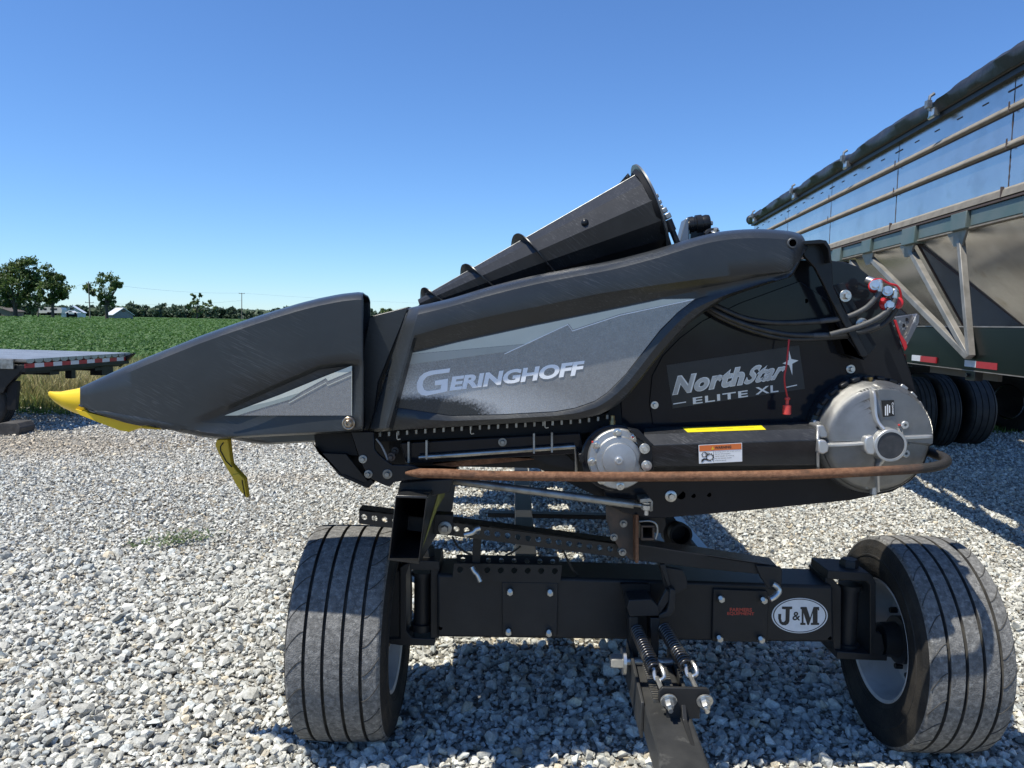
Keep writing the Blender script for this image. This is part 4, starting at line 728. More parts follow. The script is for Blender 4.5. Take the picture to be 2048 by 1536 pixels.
def tyre(mb, c, R, W, inner):            # axis along X; inner = direction (+1/-1) of the side that shows the rim
    hw = W/2; pr = [(-hw*.93,R*.56),(-hw*1.02,R*.62),(-hw*1.035,R*.625),(-hw*1.035,R*.64),(-hw*1.05,R*.645),(-hw*1.09,R*.72),(-hw*1.10,R*.79),(-hw*1.115,R*.795),(-hw*1.115,R*.81),(-hw*1.10,R*.815),(-hw*1.07,R*.89),(-hw*1.0,R*.955),(-hw*.965,R*.978),(-hw*.93,R*.986)]
    gr = [-.60*hw, -.20*hw, .20*hw, .60*hw]; gw, gd = .0065, .017
    body = []
    for g in gr: body += [(g-gw-.002, 0), (g-gw, 0), (g-gw*.7, 1), (g+gw*.7, 1), (g+gw, 0), (g+gw+.002, 0)]
    crown = lambda a: R*(1-.016*(a/hw)**2)
    prof = pr+[(a, crown(a)-gd*d) for a, d in body]+[(-a, r) for a, r in pr[::-1]]
    n = 112; L = []
    for a, r in prof: L.append([c+Vector((a, math.sin(t)*r, math.cos(t)*r)) for t in [2*math.pi*k/n for k in range(n)]])
    for k in range(len(L)-1):
        r0, r1 = prof[k][1], prof[k+1][1]; deep = (prof[k][0]+prof[k+1][0])/2
        isg = any(abs(deep-g) < gw*1.02 for g in gr)
        mb.cur = 2 if isg else (1 if (k < 11 or k > len(L)-13) else 0)
        mb.ring([L[k], L[k+1]], True, False)
    mb.cur = 2
    for s in (-1, 1):                   # curved sipes across the shoulder ribs
        for k in range(26):
            t0 = 2*math.pi*k/26+(.12 if s > 0 else 0); pt = []
            for i in range(7):
                u = i/6; a = s*hw*(.63+.36*u); t = t0+s*.16*u**1.6; r = crown(a)*(1.0-.004*u**4)+.0003; pt.append(c+Vector((a, math.sin(t)*r, math.cos(t)*r)))
            mb.tube(pt, .0022, 5)
    mb.cur = 0
def wheel(c, R, W, inner, parent=TR):
    c = Vector(c); m = MB(); m.lathe(c+Vector((inner*.02,0,0)), (inner,0,0), [(-.05,.10),(.06,.10),(.065,.075),(.13,.07),(.135,.05)], 28)
    for k in range(10): a = 2*math.pi*k/10; m.hexbolt(c+Vector((inner*.015, math.cos(a)*.145, math.sin(a)*.145)), (inner,0,0), .014, .03, False)
    wh = m.build('wheel', FRAME, parent)
    m = MB(); tyre(m, c, R, W, inner); m.build('tyre', [TREAD, SIDE, GROOVE], wh, 32)
    m = MB(); hw = W/2*.96; rb = R*.575
    m.lathe(c, (inner,0,0), [(-hw,rb),(hw-.008,rb),(hw,rb+.006),(hw+.004,rb+.002),(hw-.002,rb-.010),(hw-.02,rb-.016),(hw-.05,rb-.022),(hw-.10,rb-.036),(.035,rb-.042),(.015,rb-.055),(.004,.165),(.01,.10)], 72, False); m.build('rim', RIMW, wh, 35)
    return wh
WL_, WR_ = Vector((-.652, 3.204, .432)), Vector((1.748, 3.204, .432))
wheel(WL_, .44, .355, 1); wheel(WR_, .44, .325, -1)
# rear axle and wheels, further down the trailer
wheel(WL_+Vector((.15,7.0,0)), .44, .365, 1); wheel(WR_+Vector((-.15,7.0,0)), .44, .385, -1)
m = MB(); m.box((.54,10.2,.50), (1.7,.20,.18)); m.build('rear_axle', FRAME, TR, 30, .006)
# front axle beam with its clamp plates
beam = trpart('axle_beam', [(873,1148),(1667,1172),(1669,1286),(874,1275)], 3.10, 3.33, FRAME, bevel=.012)
for q in ([(1004,1164),(1116,1166),(1114,1273),(1005,1271)], [(1428,1178),(1533,1182),(1538,1190),(1534,1285),(1424,1283),(1426,1190)]): trpart('clamp_plate', q, 3.086, 3.0995, FRAME, bevel=.003)
for x, y in ((1020,1182),(1100,1183.5),(1017,1262),(1097.5,1264),(1441,1196),(1526,1198.5),(1438,1275),(1521,1277)):
    m = MB(); m.hexbolt(P(x,y,3.0855), (0,-1,0), .0145, .018, False); m.cyl(P(x,y,3.075), P(x,y,3.060), .0085, 10); m.build('bolt', M('zinc_nut', (.50,.50,.46), .35, .75) if 'zinc_nut' not in bpy.data.materials else bpy.data.materials['zinc_nut'], TR)
m = MB(); [m.cyl(P(x,y,3.0985), P(x,y,3.10), .0085, 16) for x, y in ((881,1256),(1659,1276))]; m.build('hole_shade_disc', VOID, beam)
# lettering on the axle
RINK = M('red_lettering', (.42,.05,.03), .5)
m = MB(); text_on(m, 'FARMERS', P(1459.6,1223.2,3.085), P(1503.8,1223.6,3.085), P(1459.6,1215.6,3.085), .035); m.build('lettering', RINK, TR, 0); m = MB(); text_on(m, 'EQUIPMENT', P(1454.4,1231,3.085), P(1508.6,1231.6,3.085), P(1454.4,1223.9,3.085), .035); m.build('lettering', RINK, TR, 0)
YB = 3.098; ov = lambda k, n=56: [(1599.6+56*k*math.cos(2*math.pi*i/n)+.02*35*k*0, 1231.3+35.2*k*math.sin(2*math.pi*i/n)) for i in range(n)]
EMB = M('emblem_white', (.80,.80,.79), .35, 0, (.72,.72,.70), 30, .45, .7)
m = MB(); m.px(ov(1.0), YB, YB+.002); em = m.build('oval_emblem', EMB, TR, 0)
m = MB(); a, b = ov(.955), ov(.915); m.ring([PP(a, YB-.0008), PP(b, YB-.0008)], True, False)
e = lambda x, y: (1150+x/2.56, 700+y/2.56)
m.px([e(*q) for q in [(1060,1314),(1112,1314),(1112,1326),(1100,1328),(1098,1388),(1092,1402),(1078,1410),(1060,1408),(1048,1398),(1041,1376),(1041,1352),(1056,1352),(1055,1376),(1060,1392),(1070,1394),(1078,1384),(1079,1328),(1060,1326)]], YB-.0012, YB-.0002)
m.px([e(*q) for q in [(1155,1316),(1186,1316),(1204,1372),(1222,1316),(1250,1316),(1250,1327),(1242,1328),(1242,1397),(1250,1398),(1250,1408),(1208,1408),(1208,1398),(1218,1397),(1218,1345),(1198,1408),(1190,1408),(1170,1345),(1170,1397),(1180,1398),(1180,1408),(1154,1408),(1154,1398),(1161,1397),(1161,1328),(1155,1327)]], YB-.0012, YB-.0002)
text_on(m, '&', P(*e(1113,1384),YB-.0012), P(*e(1153,1385),YB-.0012), P(*e(1115,1340),YB-.0012), .015)
m.lathe(P(*e(1247,1330),YB-.0012), (0,-1,0), [(0,.003),(.0004,.003)], 12); m.build('emblem_letters', INK, em, 0)
# king pins and steering yokes
m = MB(); pc = P(845,1200,3.2); pz = lambda y: P(845,y,3.2).z
m.lathe(Vector((pc.x,3.2,pz(1258))), (0,0,1), [(0,.048),(.03,.048),(.032,.036),(pz(1150)-pz(1258),.036),(pz(1150)-pz(1258)+.002,.046),(pz(1142)-pz(1258),.046)], 28); kp = m.build('king_pin', FRAME, TR)
m = MB(); m.hexbolt(Vector((pc.x+.02,3.2,pz(1121))), (0,0,1), .032, .05); m.build('pin_nut', FRAME, kp)
trpart('yoke_top', [(818,1121),(878,1122),(880,1141),(820,1140)], 3.12, 3.30, FRAME)
trpart('yoke_arm', [(800,1134),(812,1128),(820,1124),(812,1150),(812,1262),(824,1276),(870,1278),(869,1292),(800,1291),(776,1287),(775,1277),(800,1277)], 3.13, 3.27, FRAME)
trpart('yoke_plate', [(861,1131),(878,1131),(878,1277),(861,1276)], 3.13, 3.32, FRAME)
trpart('steering_knuckle', [(765,1178),(797,1140),(800,1150),(800,1288),(772,1287),(766,1250)], 3.14, 3.26, FRAME)
m = MB(); m.cyl(P(770,1255,3.2), P(730,1254,3.2), .045, 20); m.build('spindle', FRAME, TR)
m = MB(); pc = P(1697,1230,3.2); pz = lambda y: P(1697,y,3.2).z
m.lathe(Vector((pc.x,3.2,pz(1298))), (0,0,1), [(0,.048),(.03,.048),(.032,.036),(pz(1178)-pz(1298),.036),(pz(1178)-pz(1298)+.002,.046),(pz(1168)-pz(1298),.046)], 28); kp = m.build('king_pin', FRAME, TR)
m = MB(); m.hexbolt(Vector((pc.x-.01,3.2,pz(1150))), (0,0,1), .038, .055); m.cyl(Vector((pc.x-.01,3.2,pz(1135))), Vector((pc.x-.01,3.2,pz(1121))), .026, 16); m.build('pin_nut', FRAME, kp)
trpart('yoke_top', [(1656,1141),(1738,1146),(1746,1153),(1752,1166),(1752,1312),(1740,1312),(1740,1170),(1734,1163),(1654,1158)], 3.12, 3.30, FRAME)
trpart('yoke_plate', [(1650,1155),(1664,1156),(1683,1176),(1682,1300),(1668,1299),(1652,1180)], 3.14, 3.32, FRAME)
trpart('yoke_base', [(1674,1303),(1775,1310),(1774,1322),(1674,1318)], 3.12, 3.29, FRAME)
trpart('steering_knuckle', [(1740,1260),(1764,1268),(1770,1300),(1764,1312),(1740,1311)], 3.12, 3.28, FRAME)
m = MB(); m.cyl(P(1755,1286,3.2), P(1806,1288,3.2), .045, 20); m.build('spindle', FRAME, TR)
# long frame members under the header
m = MB(); m.box((.09,7.3,.50), (.11,8.1,.10)); m.build('spine_tube', FRAME, TR, 30, .006)
RAILT = M('bluish_black_rail', (.03,.034,.042), .25, .2)
for x in (.85, 1.06): m = MB(); m.box((x,7.3,.50), (.06,8.1,.10)); m.build('side_rail', RAILT, TR, 30, .004)
for y in (5.2,): m = MB(); m.box((.5,y,.44), (1.3,.08,.03)); m.build('cross_member', FRAME, TR, 30, .004)
m = MB(); m.lathe(P(1356,1064,3.3), (.05,-1,.0), [(0,.047),(.05,.05),(.052,.046),(.052,.040),(-.05,.038)], 28, False); m.lathe(P(1356,1064,3.3), (.05,-1,0), [(-.02,.04),(-.019,.04)], 24); m.build('pipe_end', DARK, TR)
trpart('pipe_bracket', [(1322,1040),(1345,1030),(1386,1090),(1330,1085)], 3.34, 3.42, FRAME)
# open rectangular receiver tube at the front left
m = MB(); q = [(791,990),(855,992),(838,1129),(776,1121)]; o_ = PP(q, 2.66); cen = sum(o_, Vector())/4; inn = [p.lerp(cen, .075)+Vector((0,0,0)) for p in o_]; bk = Vector((.055,.80,.0))
m.ring([inn, o_, [p+bk for p in o_], [p+bk for p in inn], ], True, False); m.ring([inn, [p+bk for p in inn]], True, False); m.add([p+bk*.98 for p in inn], [(0,1,2,3)])
rt = m.build('receiver_tube', M('tube_black', (.012,.0125,.013), .33, 0, (.022,.022,.022), 9, .4, .7, .08, 90, dust=((.16,.15,.14), 10, .66, .85)), TR, 25, .007, seg=3)
m = MB(); rs = [o_[1].lerp(o_[2], .02), o_[1].lerp(o_[2], .60)]; A_ = o_[1]; D_ = (o_[2]-o_[1]); B_ = bk; nx = Vector((.0016,0,0))
m.add([A_+D_*.80+B_*.02+nx, A_+D_*.10+B_*.36+nx, A_+D_*.10+B_*.58+nx, A_+D_*.42+B_*.56+nx, A_+D_*.46+B_*.34+nx], [(0,1,2,3,4)]); m.build('yellow_label', DYLABEL, rt, 0)
trpart('tube_saddle', [(800,965),(905,958),(900,985),(860,992),(795,988)], 2.76, 3.2, FRAME)
# perforated adjusting bars: plates with real holes
def holed(mb, o, u, v, n, r, thick, skip=(), off=0.5):   # o corner, u along one cell, v across the bar
    nrm = u.cross(v).normalized()*thick
    for k in range(n):
        a = o+u*k; c = a+u*.5+v*off
        if k in skip: 
            mb.hexa([a, a+u, a+u+v, a+v], [a+nrm, a+u+nrm, a+u+v+nrm, a+v+nrm]); continue
        N = 16; sq = []; ci = []
        for i in range(N):
            t = 2*math.pi*i/N; dx, dy = math.cos(t), math.sin(t); s_ = 1/max(abs(dx), abs(dy)); fx, fy = .5+dx*s_*.5, .5+dy*s_*.5
            sq.append(a+u*fx+v*fy); ci.append(c+u.normalized()*dx*r+v.normalized()*dy*r)
        for i in range(N):
            j = (i+1)%N; mb.add([sq[i], sq[j], ci[j], ci[i]], [(0,1,2,3)]); mb.add([sq[i]+nrm, sq[j]+nrm, ci[j]+nrm, ci[i]+nrm], [(3,2,1,0)]); mb.add([ci[i], ci[j], ci[j]+nrm, ci[i]+nrm], [(0,1,2,3)])
    L = u*n; mb.add([o, o+L, o+L+nrm, o+nrm], [(0,1,2,3)]); mb.add([o+v, o+v+L, o+v+L+nrm, o+v+nrm], [(3,2,1,0)])
    return nrm
YBAR = 2.95; b0, b1 = P(718,1047.3,YBAR), P(1250,1116.5,YBAR); t0 = P(718,1018.3,YBAR); nb = 26; u_ = (b1-b0)/nb; v_ = t0-b0
m = MB(); holed(m, b0, u_, v_, nb, .0115, -.006, skip=(4,5,6,8)); top = P(718,1018.3,YBAR)
m.hexa([top, top+u_*nb, top+u_*nb-v_*.10, top-v_*.10], [p+Vector((0,.075,0)) for p in (top, top+u_*nb, top+u_*nb-v_*.10, top-v_*.10)])
m.hexa([top+Vector((0,.069,0)), top+u_*nb+Vector((0,.069,0)), b1+Vector((0,.069,0)), b0+Vector((0,.069,0))], [p+Vector((0,.075,0)) for p in (top, top+u_*nb, b1, b0)]) if False else None
m.build('perforated_bar', M('bar_black', (.016,.016,.016), .38, .1, (.030,.027,.024), 6, .45, .75, .05, 200, dust=((.19,.12,.075), 5, .66, .9)), TR, 25)
trpart('bar_clamp', [(855,1028),(905,1030),(906,1072),(862,1068)], 2.935, 2.99, FRAME)
m = MB(); m.hexbolt(P(890,1056,2.934), (0,-1,0), .0155, .02); m.build('bolt', GALV, TR)
trpart('slide_channel', [(1277,1089),(1553,1131),(1553,1150),(1512,1148),(1400,1137),(1278,1121)], 2.98, 3.0, FRAME)
m = MB(); q0 = PP([(1277,1089),(1553,1131)], 2.98); m.hexa([q0[0], q0[1], q0[1]+Vector((0,.09,.004)), q0[0]+Vector((0,.09,.004))], [p-Vector((0,0,.006)) for p in (q0[0], q0[1], q0[1]+Vector((0,.09,.004)), q0[0]+Vector((0,.09,.004)))]); m.build('channel_flange', RAILT, TR, 20)
trpart('hook_plate', [(1512,1131),(1553,1133),(1562,1135),(1565,1142),(1563,1174),(1551,1182),(1537,1178),(1520,1153)], 2.965, 2.978, FRAME)
def pin(pts, Y, r=.0105): m = MB(); m.tube(spline([P(x,y,Y-.004*i) for i, (x, y) in enumerate(pts)], 5), r, 12); m.build('locking_pin', ZINC, TR, 50)
pin([(1546,1168),(1555,1174),(1558,1183),(1551,1192),(1540,1199)], 2.955, .0115); pin([(960,1056),(951,1059),(945,1065),(928,1069.5)], 2.92); pin([(944,1134),(948,1142),(955,1150),(961,1163)], 3.03)
# perforated bracket standing on the axle
o1 = P(905,1158.5,3.085); u1 = (P(1121,1162,3.085)-o1)/8; v1 = P(908,1127,3.085)-o1
m = MB(); holed(m, o1, u1, v1, 8, .0125, -.008, skip=(1,), off=.62); o2 = P(913,1128,3.20); u2 = (P(1118,1132,3.20)-o2)/8; v2 = P(913,1110,3.20)-o2; holed(m, o2, u2, v2, 8, .0105, -.008, off=.5)
q = PP([(905,1158.5),(1121,1162)], 3.085); m.hexa([q[0], q[1], q[1]+Vector((0,.13,0)), q[0]+Vector((0,.13,0))], [p-Vector((0,0,.008)) for p in (q[0], q[1], q[1]+Vector((0,.13,0)), q[0]+Vector((0,.13,0)))])
m.build('perforated_bracket', FRAME, TR, 25)
trpart('strap', [(946,1078),(963,1078),(960,1128),(944,1127)], 3.10, 3.108, FRAME, bevel=.001)
for pts in ([(905,1074,3.0),(915,1092,3.05),(930,1104,3.08),(942,1109,3.1)], [(1040,1093,3.1),(1025,1104,3.15),(1012,1110,3.2)], [(1126,1100,3.0),(1134,1118,3.05),(1146,1140,3.1),(1156,1152,3.15)]):
    m = MB(); m.tube(spline([P(*q) for q in pts], 5), .0045, 8); m.build('cable', RUBBER, TR)
# tongue mount, springs and tongue
trpart('mount_back', [(1241,1168),(1302,1168),(1302,1200),(1250,1204)], 3.06, 3.085, DARK)
m = MB(); m.px([(1258,1200),(1302,1198),(1318,1214),(1318,1232),(1260,1234),(1254,1216)], 2.96, 3.06); m.px([(1306,1226),(1333,1178),(1347,1190),(1318,1232)], 2.97, 2.985); m.px([(1340,1176),(1352,1180),(1350,1222),(1340,1234),(1318,1238),(1318,1230),(1334,1222),(1338,1206)], 2.96, 3.06); m.build('tongue_mount', FRAME, TR, 30, .004)
m = MB(); m.px([(1320,1132),(1366,1140),(1374,1158),(1376,1176),(1352,1190),(1338,1188),(1326,1165)], 3.0, 3.02); m.px([(1320,1130),(1330,1128),(1342,1170),(1336,1176)], 2.98, 3.08); m.build('steering_lug', FRAME, TR, 30, .004)
m = MB(); [m.px(q, 2.97, 3.06) for q in ([(1258,1234),(1276,1234),(1277,1338),(1262,1332)], [(1301,1236),(1320,1236),(1316,1330),(1303,1330)])]; m.build('mount_upright', FRAME, TR, 30, .003)
m = MB(); q = P(1240,1322,2.93); m.hexbolt(q+Vector((.02,0,0)), (-1,0,0), .030, .045, True); m.cyl(q, q+Vector((.28,0,0)), .016, 14); m.build('pivot_bolt', ZINC, TR)
TX, TWD = .575, .155
BARE = M('bare_steel', (.30,.29,.27), .45, .7, (.16,.15,.13), 20)
TONG = M('worn_tongue_paint', (.030,.031,.032), .45, .1, (.055,.055,.054), 7, .4, .7, .06, 150, dust=((.22,.215,.20), 9, .60, .85))
tz = lambda y: .425-.12*(2.93-y)/1.0*.85
m = MB(); y0_, y1_ = 2.98, 1.35
sec = lambda y: [Vector((TX-TWD/2,y,tz(y)-.11)), Vector((TX+TWD/2,y,tz(y)-.11)), Vector((TX+TWD/2,y,tz(y))), Vector((TX-TWD/2,y,tz(y)))]
m.ring([sec(y0_), sec(y1_)]); m.build('tongue', TONG, TR, 25, .010)
m = MB()
for s in (-1, 1):
    e_ = TX+s*(TWD/2+.006); m.prism([Vector((e_-.006,3.04,tz(3.04)+.05)),Vector((e_+.006,3.04,tz(3.04)+.05)),Vector((e_+.006,3.04,tz(3.04)-.12)),Vector((e_-.006,3.04,tz(3.04)-.12))], [Vector((e_-.006,2.66,tz(2.66)+.008)),Vector((e_+.006,2.66,tz(2.66)+.008)),Vector((e_+.006,2.66,tz(2.66)-.125)),Vector((e_-.006,2.66,tz(2.66)-.125))])
m.build('tongue_cheek', TONG, TR, 25, .003)
for s in (-1, 1):
    m = MB()
    for k in range(20): y = 2.95-k*.0145; m.box((TX+s*.030, y, tz(y)+.008), (.028, .008, .016))
    m.build('worn_rack', BARE, TR, 0)
if 0: m.build('worn_rack', M('bare_steel', (.30,.29,.27), .45, .7, (.16,.15,.13), 20), TR, 0)
yh = 2.585
hz = tz(yh); cx_ = P(1366,1440,yh).x
m = MB(); zt = P(1373,1376,yh).z; m.prism([Vector((cx_+a,yh,z_)) for a, z_ in ((-.058,hz-.002),(.058,hz-.002),(.058,zt-.075),(.088,zt-.050),(.090,zt-.012),(.080,zt),(-.076,zt),(-.088,zt-.014),(-.088,zt-.050),(-.058,zt-.085))], (0,.014,0)); m.build('spring_plate', FRAME, TR, 30, .003)
m = MB(); m.prism([Vector((cx_-.008,yh,hz)),Vector((cx_-.008,yh,zt-.06)),Vector((cx_-.008,yh-.03,zt-.10)),Vector((cx_-.008,yh-.15,tz(yh-.15)))], (.016,0,0)); m.build('plate_gusset', FRAME, TR, 20, .002)
STEEL_SPR = M('black_spring_steel', (.075,.075,.08), .28, .8, (.26,.24,.21), 14, .52, .72)
def spring(a, b, R, turns, wr):
    a, b = Vector(a), Vector(b); ax_ = (b-a).normalized(); e1_ = ax_.orthogonal().normalized(); e2_ = ax_.cross(e1_); n = turns*14; L_ = (b-a).length
    m = MB(); m.tube([a+ax_*(L_*k/n)+(e1_*math.cos(2*math.pi*k/14)+e2_*math.sin(2*math.pi*k/14))*R for k in range(n+1)], wr, 7); return m.build('coil_spring', STEEL_SPR, TR, 60)
for (xa, ya), (xb, yb), (xn, yn) in (((1272,1258),(1309,1340),(1337,1400)), ((1327,1255),(1373,1333),(1409,1401))):
    a, b = P(xa,ya,2.98), P(xb,yb,2.74); spring(a, b, .0235, 17, .0050)
    nn = P(xn, yn, yh-.002); m = MB(); d_ = (b-a).normalized(); m.tube(spline([b-d_*.03+Vector((.018,0,.012)), b+d_*.01+Vector((.024,0,.014)), b+d_*.035+Vector((.024,0,-.005)), b+d_*.02+Vector((0,0,-.022)), b-d_*.01], 5), .0075, 9); m.cyl(b+d_*.02+Vector((.004,0,-.016)), nn+Vector((0,-.045,-.018)), .0085, 10); m.build('eye_bolt', ZINC, TR)
    m = MB(); m.hexbolt(nn, (0,-1,-.35), .0165, .026); m.build('bolt', ZINC, TR)
# ------------------------------------------------------------------ grain hopper trailer on the right
TD = Vector((.0877, .9961, 0)); TN = Vector((.9961, -.0877, 0)); TO = Vector((3.5, 5.0, 0))
GT = thing('grain_trailer', 'tall polished metal grain hopper trailer with a black rolled tarp and dark green frame', 'trailer', tuple(TO+TD*4))
def T(u, z, o=0.0): return TO+TD*u+TN*o+Vector((0,0,z))
def trect(m, u0, u1, z0, z1, o0, o1): m.hexa([T(u0,z0,o0),T(u1,z0,o0),T(u1,z1,o0),T(u0,z1,o0)], [T(u0,z0,o1),T(u1,z0,o1),T(u1,z1,o1),T(u0,z1,o1)]); return m
MIRR = M('polished_stainless', (.64,.62,.60), .22, .92, (.54,.53,.53), 1.6, .4, .7, .03, 2.5, dust=((.36,.34,.31), 2.2, .52, .95))
TAN = M('dusty_ledge', (.25,.225,.185), .8, .1, (.17,.15,.125), 9, .4, .7)
GREEN = M('dusty_green_paint', (.085,.125,.112), .42, 0, (.13,.15,.135), 3, .4, .7)
DGREEN = M('dark_green_paint', (.003,.0055,.005), .3, 0, (.005,.0075,.007), 2, .4, .7, spec=.22, dust=((.12,.13,.12), 22, .70, .85))
SEAM_SHADE = M('dirt_seam_rib_shadow', (.075,.055,.05), .9); SHEET = M('stained_reflection_sheet', (.60,.59,.56), .22, .78, (.38,.365,.34), 1.1, .42, .60, .25, 1.6, dust=((.42,.38,.32), 1.3, .60, .66))  # hopper sheet: stains, plus reflection patches painted in through the dust colour
STRUT = M('dusty_strut', (.27,.255,.23), .5, .25, (.17,.16,.14), 6); TARP = M('black_tarp', (.014,.014,.015), .45, 0, (.035,.035,.036), 8, .4, .65, .5, 14, dust=((.16,.16,.155), 7, .62, .85)); RUB = M('black_rail_rubber', (.010,.010,.011), .5)
U0, U1 = -3.2, 9.05
m = MB(); trect(m, U0, U1, 2.79, 3.64, .0, 2.6); m.build('body', MIRR, GT, 0)
for zc, hh in ((3.365,.024),(3.105,.024)):     # pressed ribs with dust lying on them
    m = MB(); m.prism([T(U0,zc+hh,-.001),T(U0,zc-.012,-.035),T(U0,zc-hh*.9,-.035),T(U0,zc-hh*1.3,-.001)], TD*(U1-U0)); m.build('side_rib', TAN, GT, 20); m = MB(); trect(m, U0, U1, zc-hh*1.3-.012, zc-hh*1.3, -.0015, .0); m.build('rib_shadow_line', SEAM_SHADE, GT, 0)  # dark strip under each rib is its shadow and reflection, painted on
m = MB(); m.prism([T(U0,2.80,-.001),T(U0,2.775,-.04),T(U0,2.725,-.05),T(U0,2.715,.02),T(U0,2.80,.02)], TD*(U1-U0)); m.build('bottom_ledge', TAN, GT, 20)
m = MB(); trect(m, U0, U1, 2.700, 2.716, -.046, .02); m.build('ledge_seam', SEAM_SHADE, GT, 0)
for k in range(-1, 5):
    u = .66+2.02*k; m = MB()
    rr = random.Random(k+9)
    zz = np.linspace(2.80, 3.58, 34); wv = [.004+.009*rr.random()*(1 if z < 3.30 else .3) for z in zz]
    for i in range(33): m.add([T(u-wv[i],zz[i],-.0015),T(u+wv[i]*.8,zz[i],-.0015),T(u+wv[i+1]*.8,zz[i+1],-.0015),T(u-wv[i+1],zz[i+1],-.0015)], [(0,1,2,3)])
    trect(m, u-.006, u+.006, 3.325, 3.40, -.0365, -.03); trect(m, u-.006, u+.006, 3.065, 3.14, -.0365, -.03); trect(m, u-.006, u+.006, 2.72, 2.80, -.052, -.03)
    trect(m, u-.085, u+.085, 3.485, 3.497, -.004, -.0005)
    m.build('panel_seam', SEAM_SHADE, GT, 0)
m = MB()
for k in range(-3, 26):
    u = .66+.505*k*.8
    if abs((u-.66)/2.02-round((u-.66)/2.02)) > .12 and u < 9: trect(m, u-.045, u+.045, 3.487, 3.497, -.003, -.0005)
m.build('slot_mark', SEAM_SHADE, GT, 0)
# tarp: a sagging roll of cloth along the top edge, held by clips
sl_ = []; rr = random.Random(4)
for k in range(124):
    u = U0+(9.15-U0)*k/123; sag = math.sin((u-1.76)/2.15*math.pi); ph = ((u-1.76)/2.12)%1.0; pin_ = math.exp(-((min(ph,1-ph))/.10)**2)
    hgt = .070+.045*(1-pin_)*abs(math.sin(ph*math.pi))**.6*.6-.02*pin_; hgt *= min(1, (9.3-u)/1.2+.35); j = [rr.uniform(-.006,.006) for _ in range(9)]
    sl_.append([T(u, 3.665+a*1.0, b) for a, b in ((-.055,-.02),(-.05,-.075+j[0]),(-.005,-.10+j[1]),(hgt*.42,-.105+j[2]+.018*math.sin(u*7)),(hgt*.9,-.075+j[3]),(hgt*1.35+j[4],-.01),(hgt*1.55+j[5],.10),(hgt*1.6+.02,.30),(.0,.30))])
m = MB(); m.ring(sl_, True, True); m.build('tarp', TARP, GT, 50)
m = MB(); trect(m, U0, U1+.02, 3.565, 3.635, -.045, .0); m.build('top_rail', RUB, GT, 20)
m = MB(); m.cyl(T(U0,3.625,-.055), T(9.2,3.625,-.055), .020, 12); m.build('roll_tube', RUB, GT)
for k, u in enumerate((-.45, 1.76, 3.93, 6.08, 8.6)):
    m = MB(); m.tube([T(u,3.775,-.09),T(u,3.75,-.125),T(u,3.68,-.135),T(u,3.63,-.12)], .014, 8); m.box(T(u,3.685,-.135), (.04,.05,.06)); m.build('tarp_clip', GALV, GT)
    m = MB(); m.box(T(u-.02,3.615,-.09), (.05,.09,.06)); m.cyl(T(u-.06,3.58,-.10), T(u+.05,3.58,-.10), .016, 8); m.build('clip_bracket', ZINC, GT)
m = MB(); m.sphere(T(9.18,3.69,-.03), .085); m.build('tarp_end', TARP, GT)
# green side channel, brackets and struts
for k in range(-2, 5):
    u = .06+2.02*k
    m = MB(); trect(m, u+.30, u+1.06, 2.575, 2.698, -.03, .10); trect(m, u+1.36, u+2.0, 2.575, 2.698, -.03, .10); m.build('channel', GREEN, GT, 25, .006)
    m = MB(); trect(m, u+1.08, u+1.34, 2.565, 2.70, -.055, .10); m.build('channel_post', GREEN, GT, 25, .006)
    m = MB(); trect(m, u+2.02, u+2.31, 2.545, 2.70, -.055, .10); m.build('channel_post', GREEN, GT, 25, .006)
m = MB(); trect(m, U0, U1, 2.56, 2.572, -.028, .3); m.build('channel_flange', TAN, GT, 0)
def strut(a, b, w_=.042): m = MB(); d = (Vector(b)-Vector(a)).normalized(); s = d.cross(TN).normalized()*w_; n = TN*w_*2; a, b = Vector(a), Vector(b); m.hexa([a-s,a+s,a+s+n,a-s+n], [b-s,b+s,b+s+n,b-s+n]); m.build('strut', STRUT, GT, 20, .004)
for v in (-3.0, .93, 4.9):
    for ut in (.43, 1.40, 2.40): 
        strut(T(v+ut,2.52,-.01), T(v+.02*ut,1.56,-.07), .025)
    for ut in (.43, 1.40, 2.40): m = MB(); m.prism([T(v+ut-.17,2.565,-.02),T(v+ut+.17,2.565,-.02),T(v+ut+.06,2.44,-.005),T(v+ut-.07,2.44,-.005)], TN*.02); m.build('gusset', STRUT, GT, 20, .003)
    strut(T(v-1.0,2.52,-.01), T(v-2.5,1.62,-.07), .03)
for a in (-3.86, -1.84, .18, 2.20, 4.22, 6.24):
    b = a+2.02; mid = (a+b)/2; m = MB(); tp = [T(a+.01,2.56,.04),T(b-.01,2.56,.04),T(b-.01,2.56,2.56),T(a+.01,2.56,2.56)]; bt = [T(mid-.28,1.50,1.0),T(mid+.28,1.50,1.0),T(mid+.28,1.50,1.6),T(mid-.28,1.50,1.6)]
    m.hexa(tp, bt); m.build('hopper', SHEET, GT, 0)
    for q in (a+.01, b-.01): m = MB(); m.tube([T(q,2.55,.035), T(mid+(.28 if q > mid else -.28),1.52,.995)], .012, 6); m.build('hopper_seam', SEAM_SHADE, GT)
m = MB(); trect(m, -3.2, 9.0, 1.40, 2.52, 1.62, 1.70); m.build('hopper_void_sheet', DARK, GT, 0)  # dark sheet added behind the hoppers in place of deep shade
rl = MB(); trect(rl, U0, 1.55, 1.45, 1.785, -.01, .12); trect(rl, 1.55, 9.0, 1.45, 1.785, .0, .12); rl.build('frame_rail', DGREEN, GT, 20, .006)
m = MB(); trect(m, U0, 9.0, 1.785, 1.795, -.012, .14); trect(m, U0, 9.0, 1.445, 1.451, -.012, .10); m.build('rail_lip', STRUT, GT, 0)
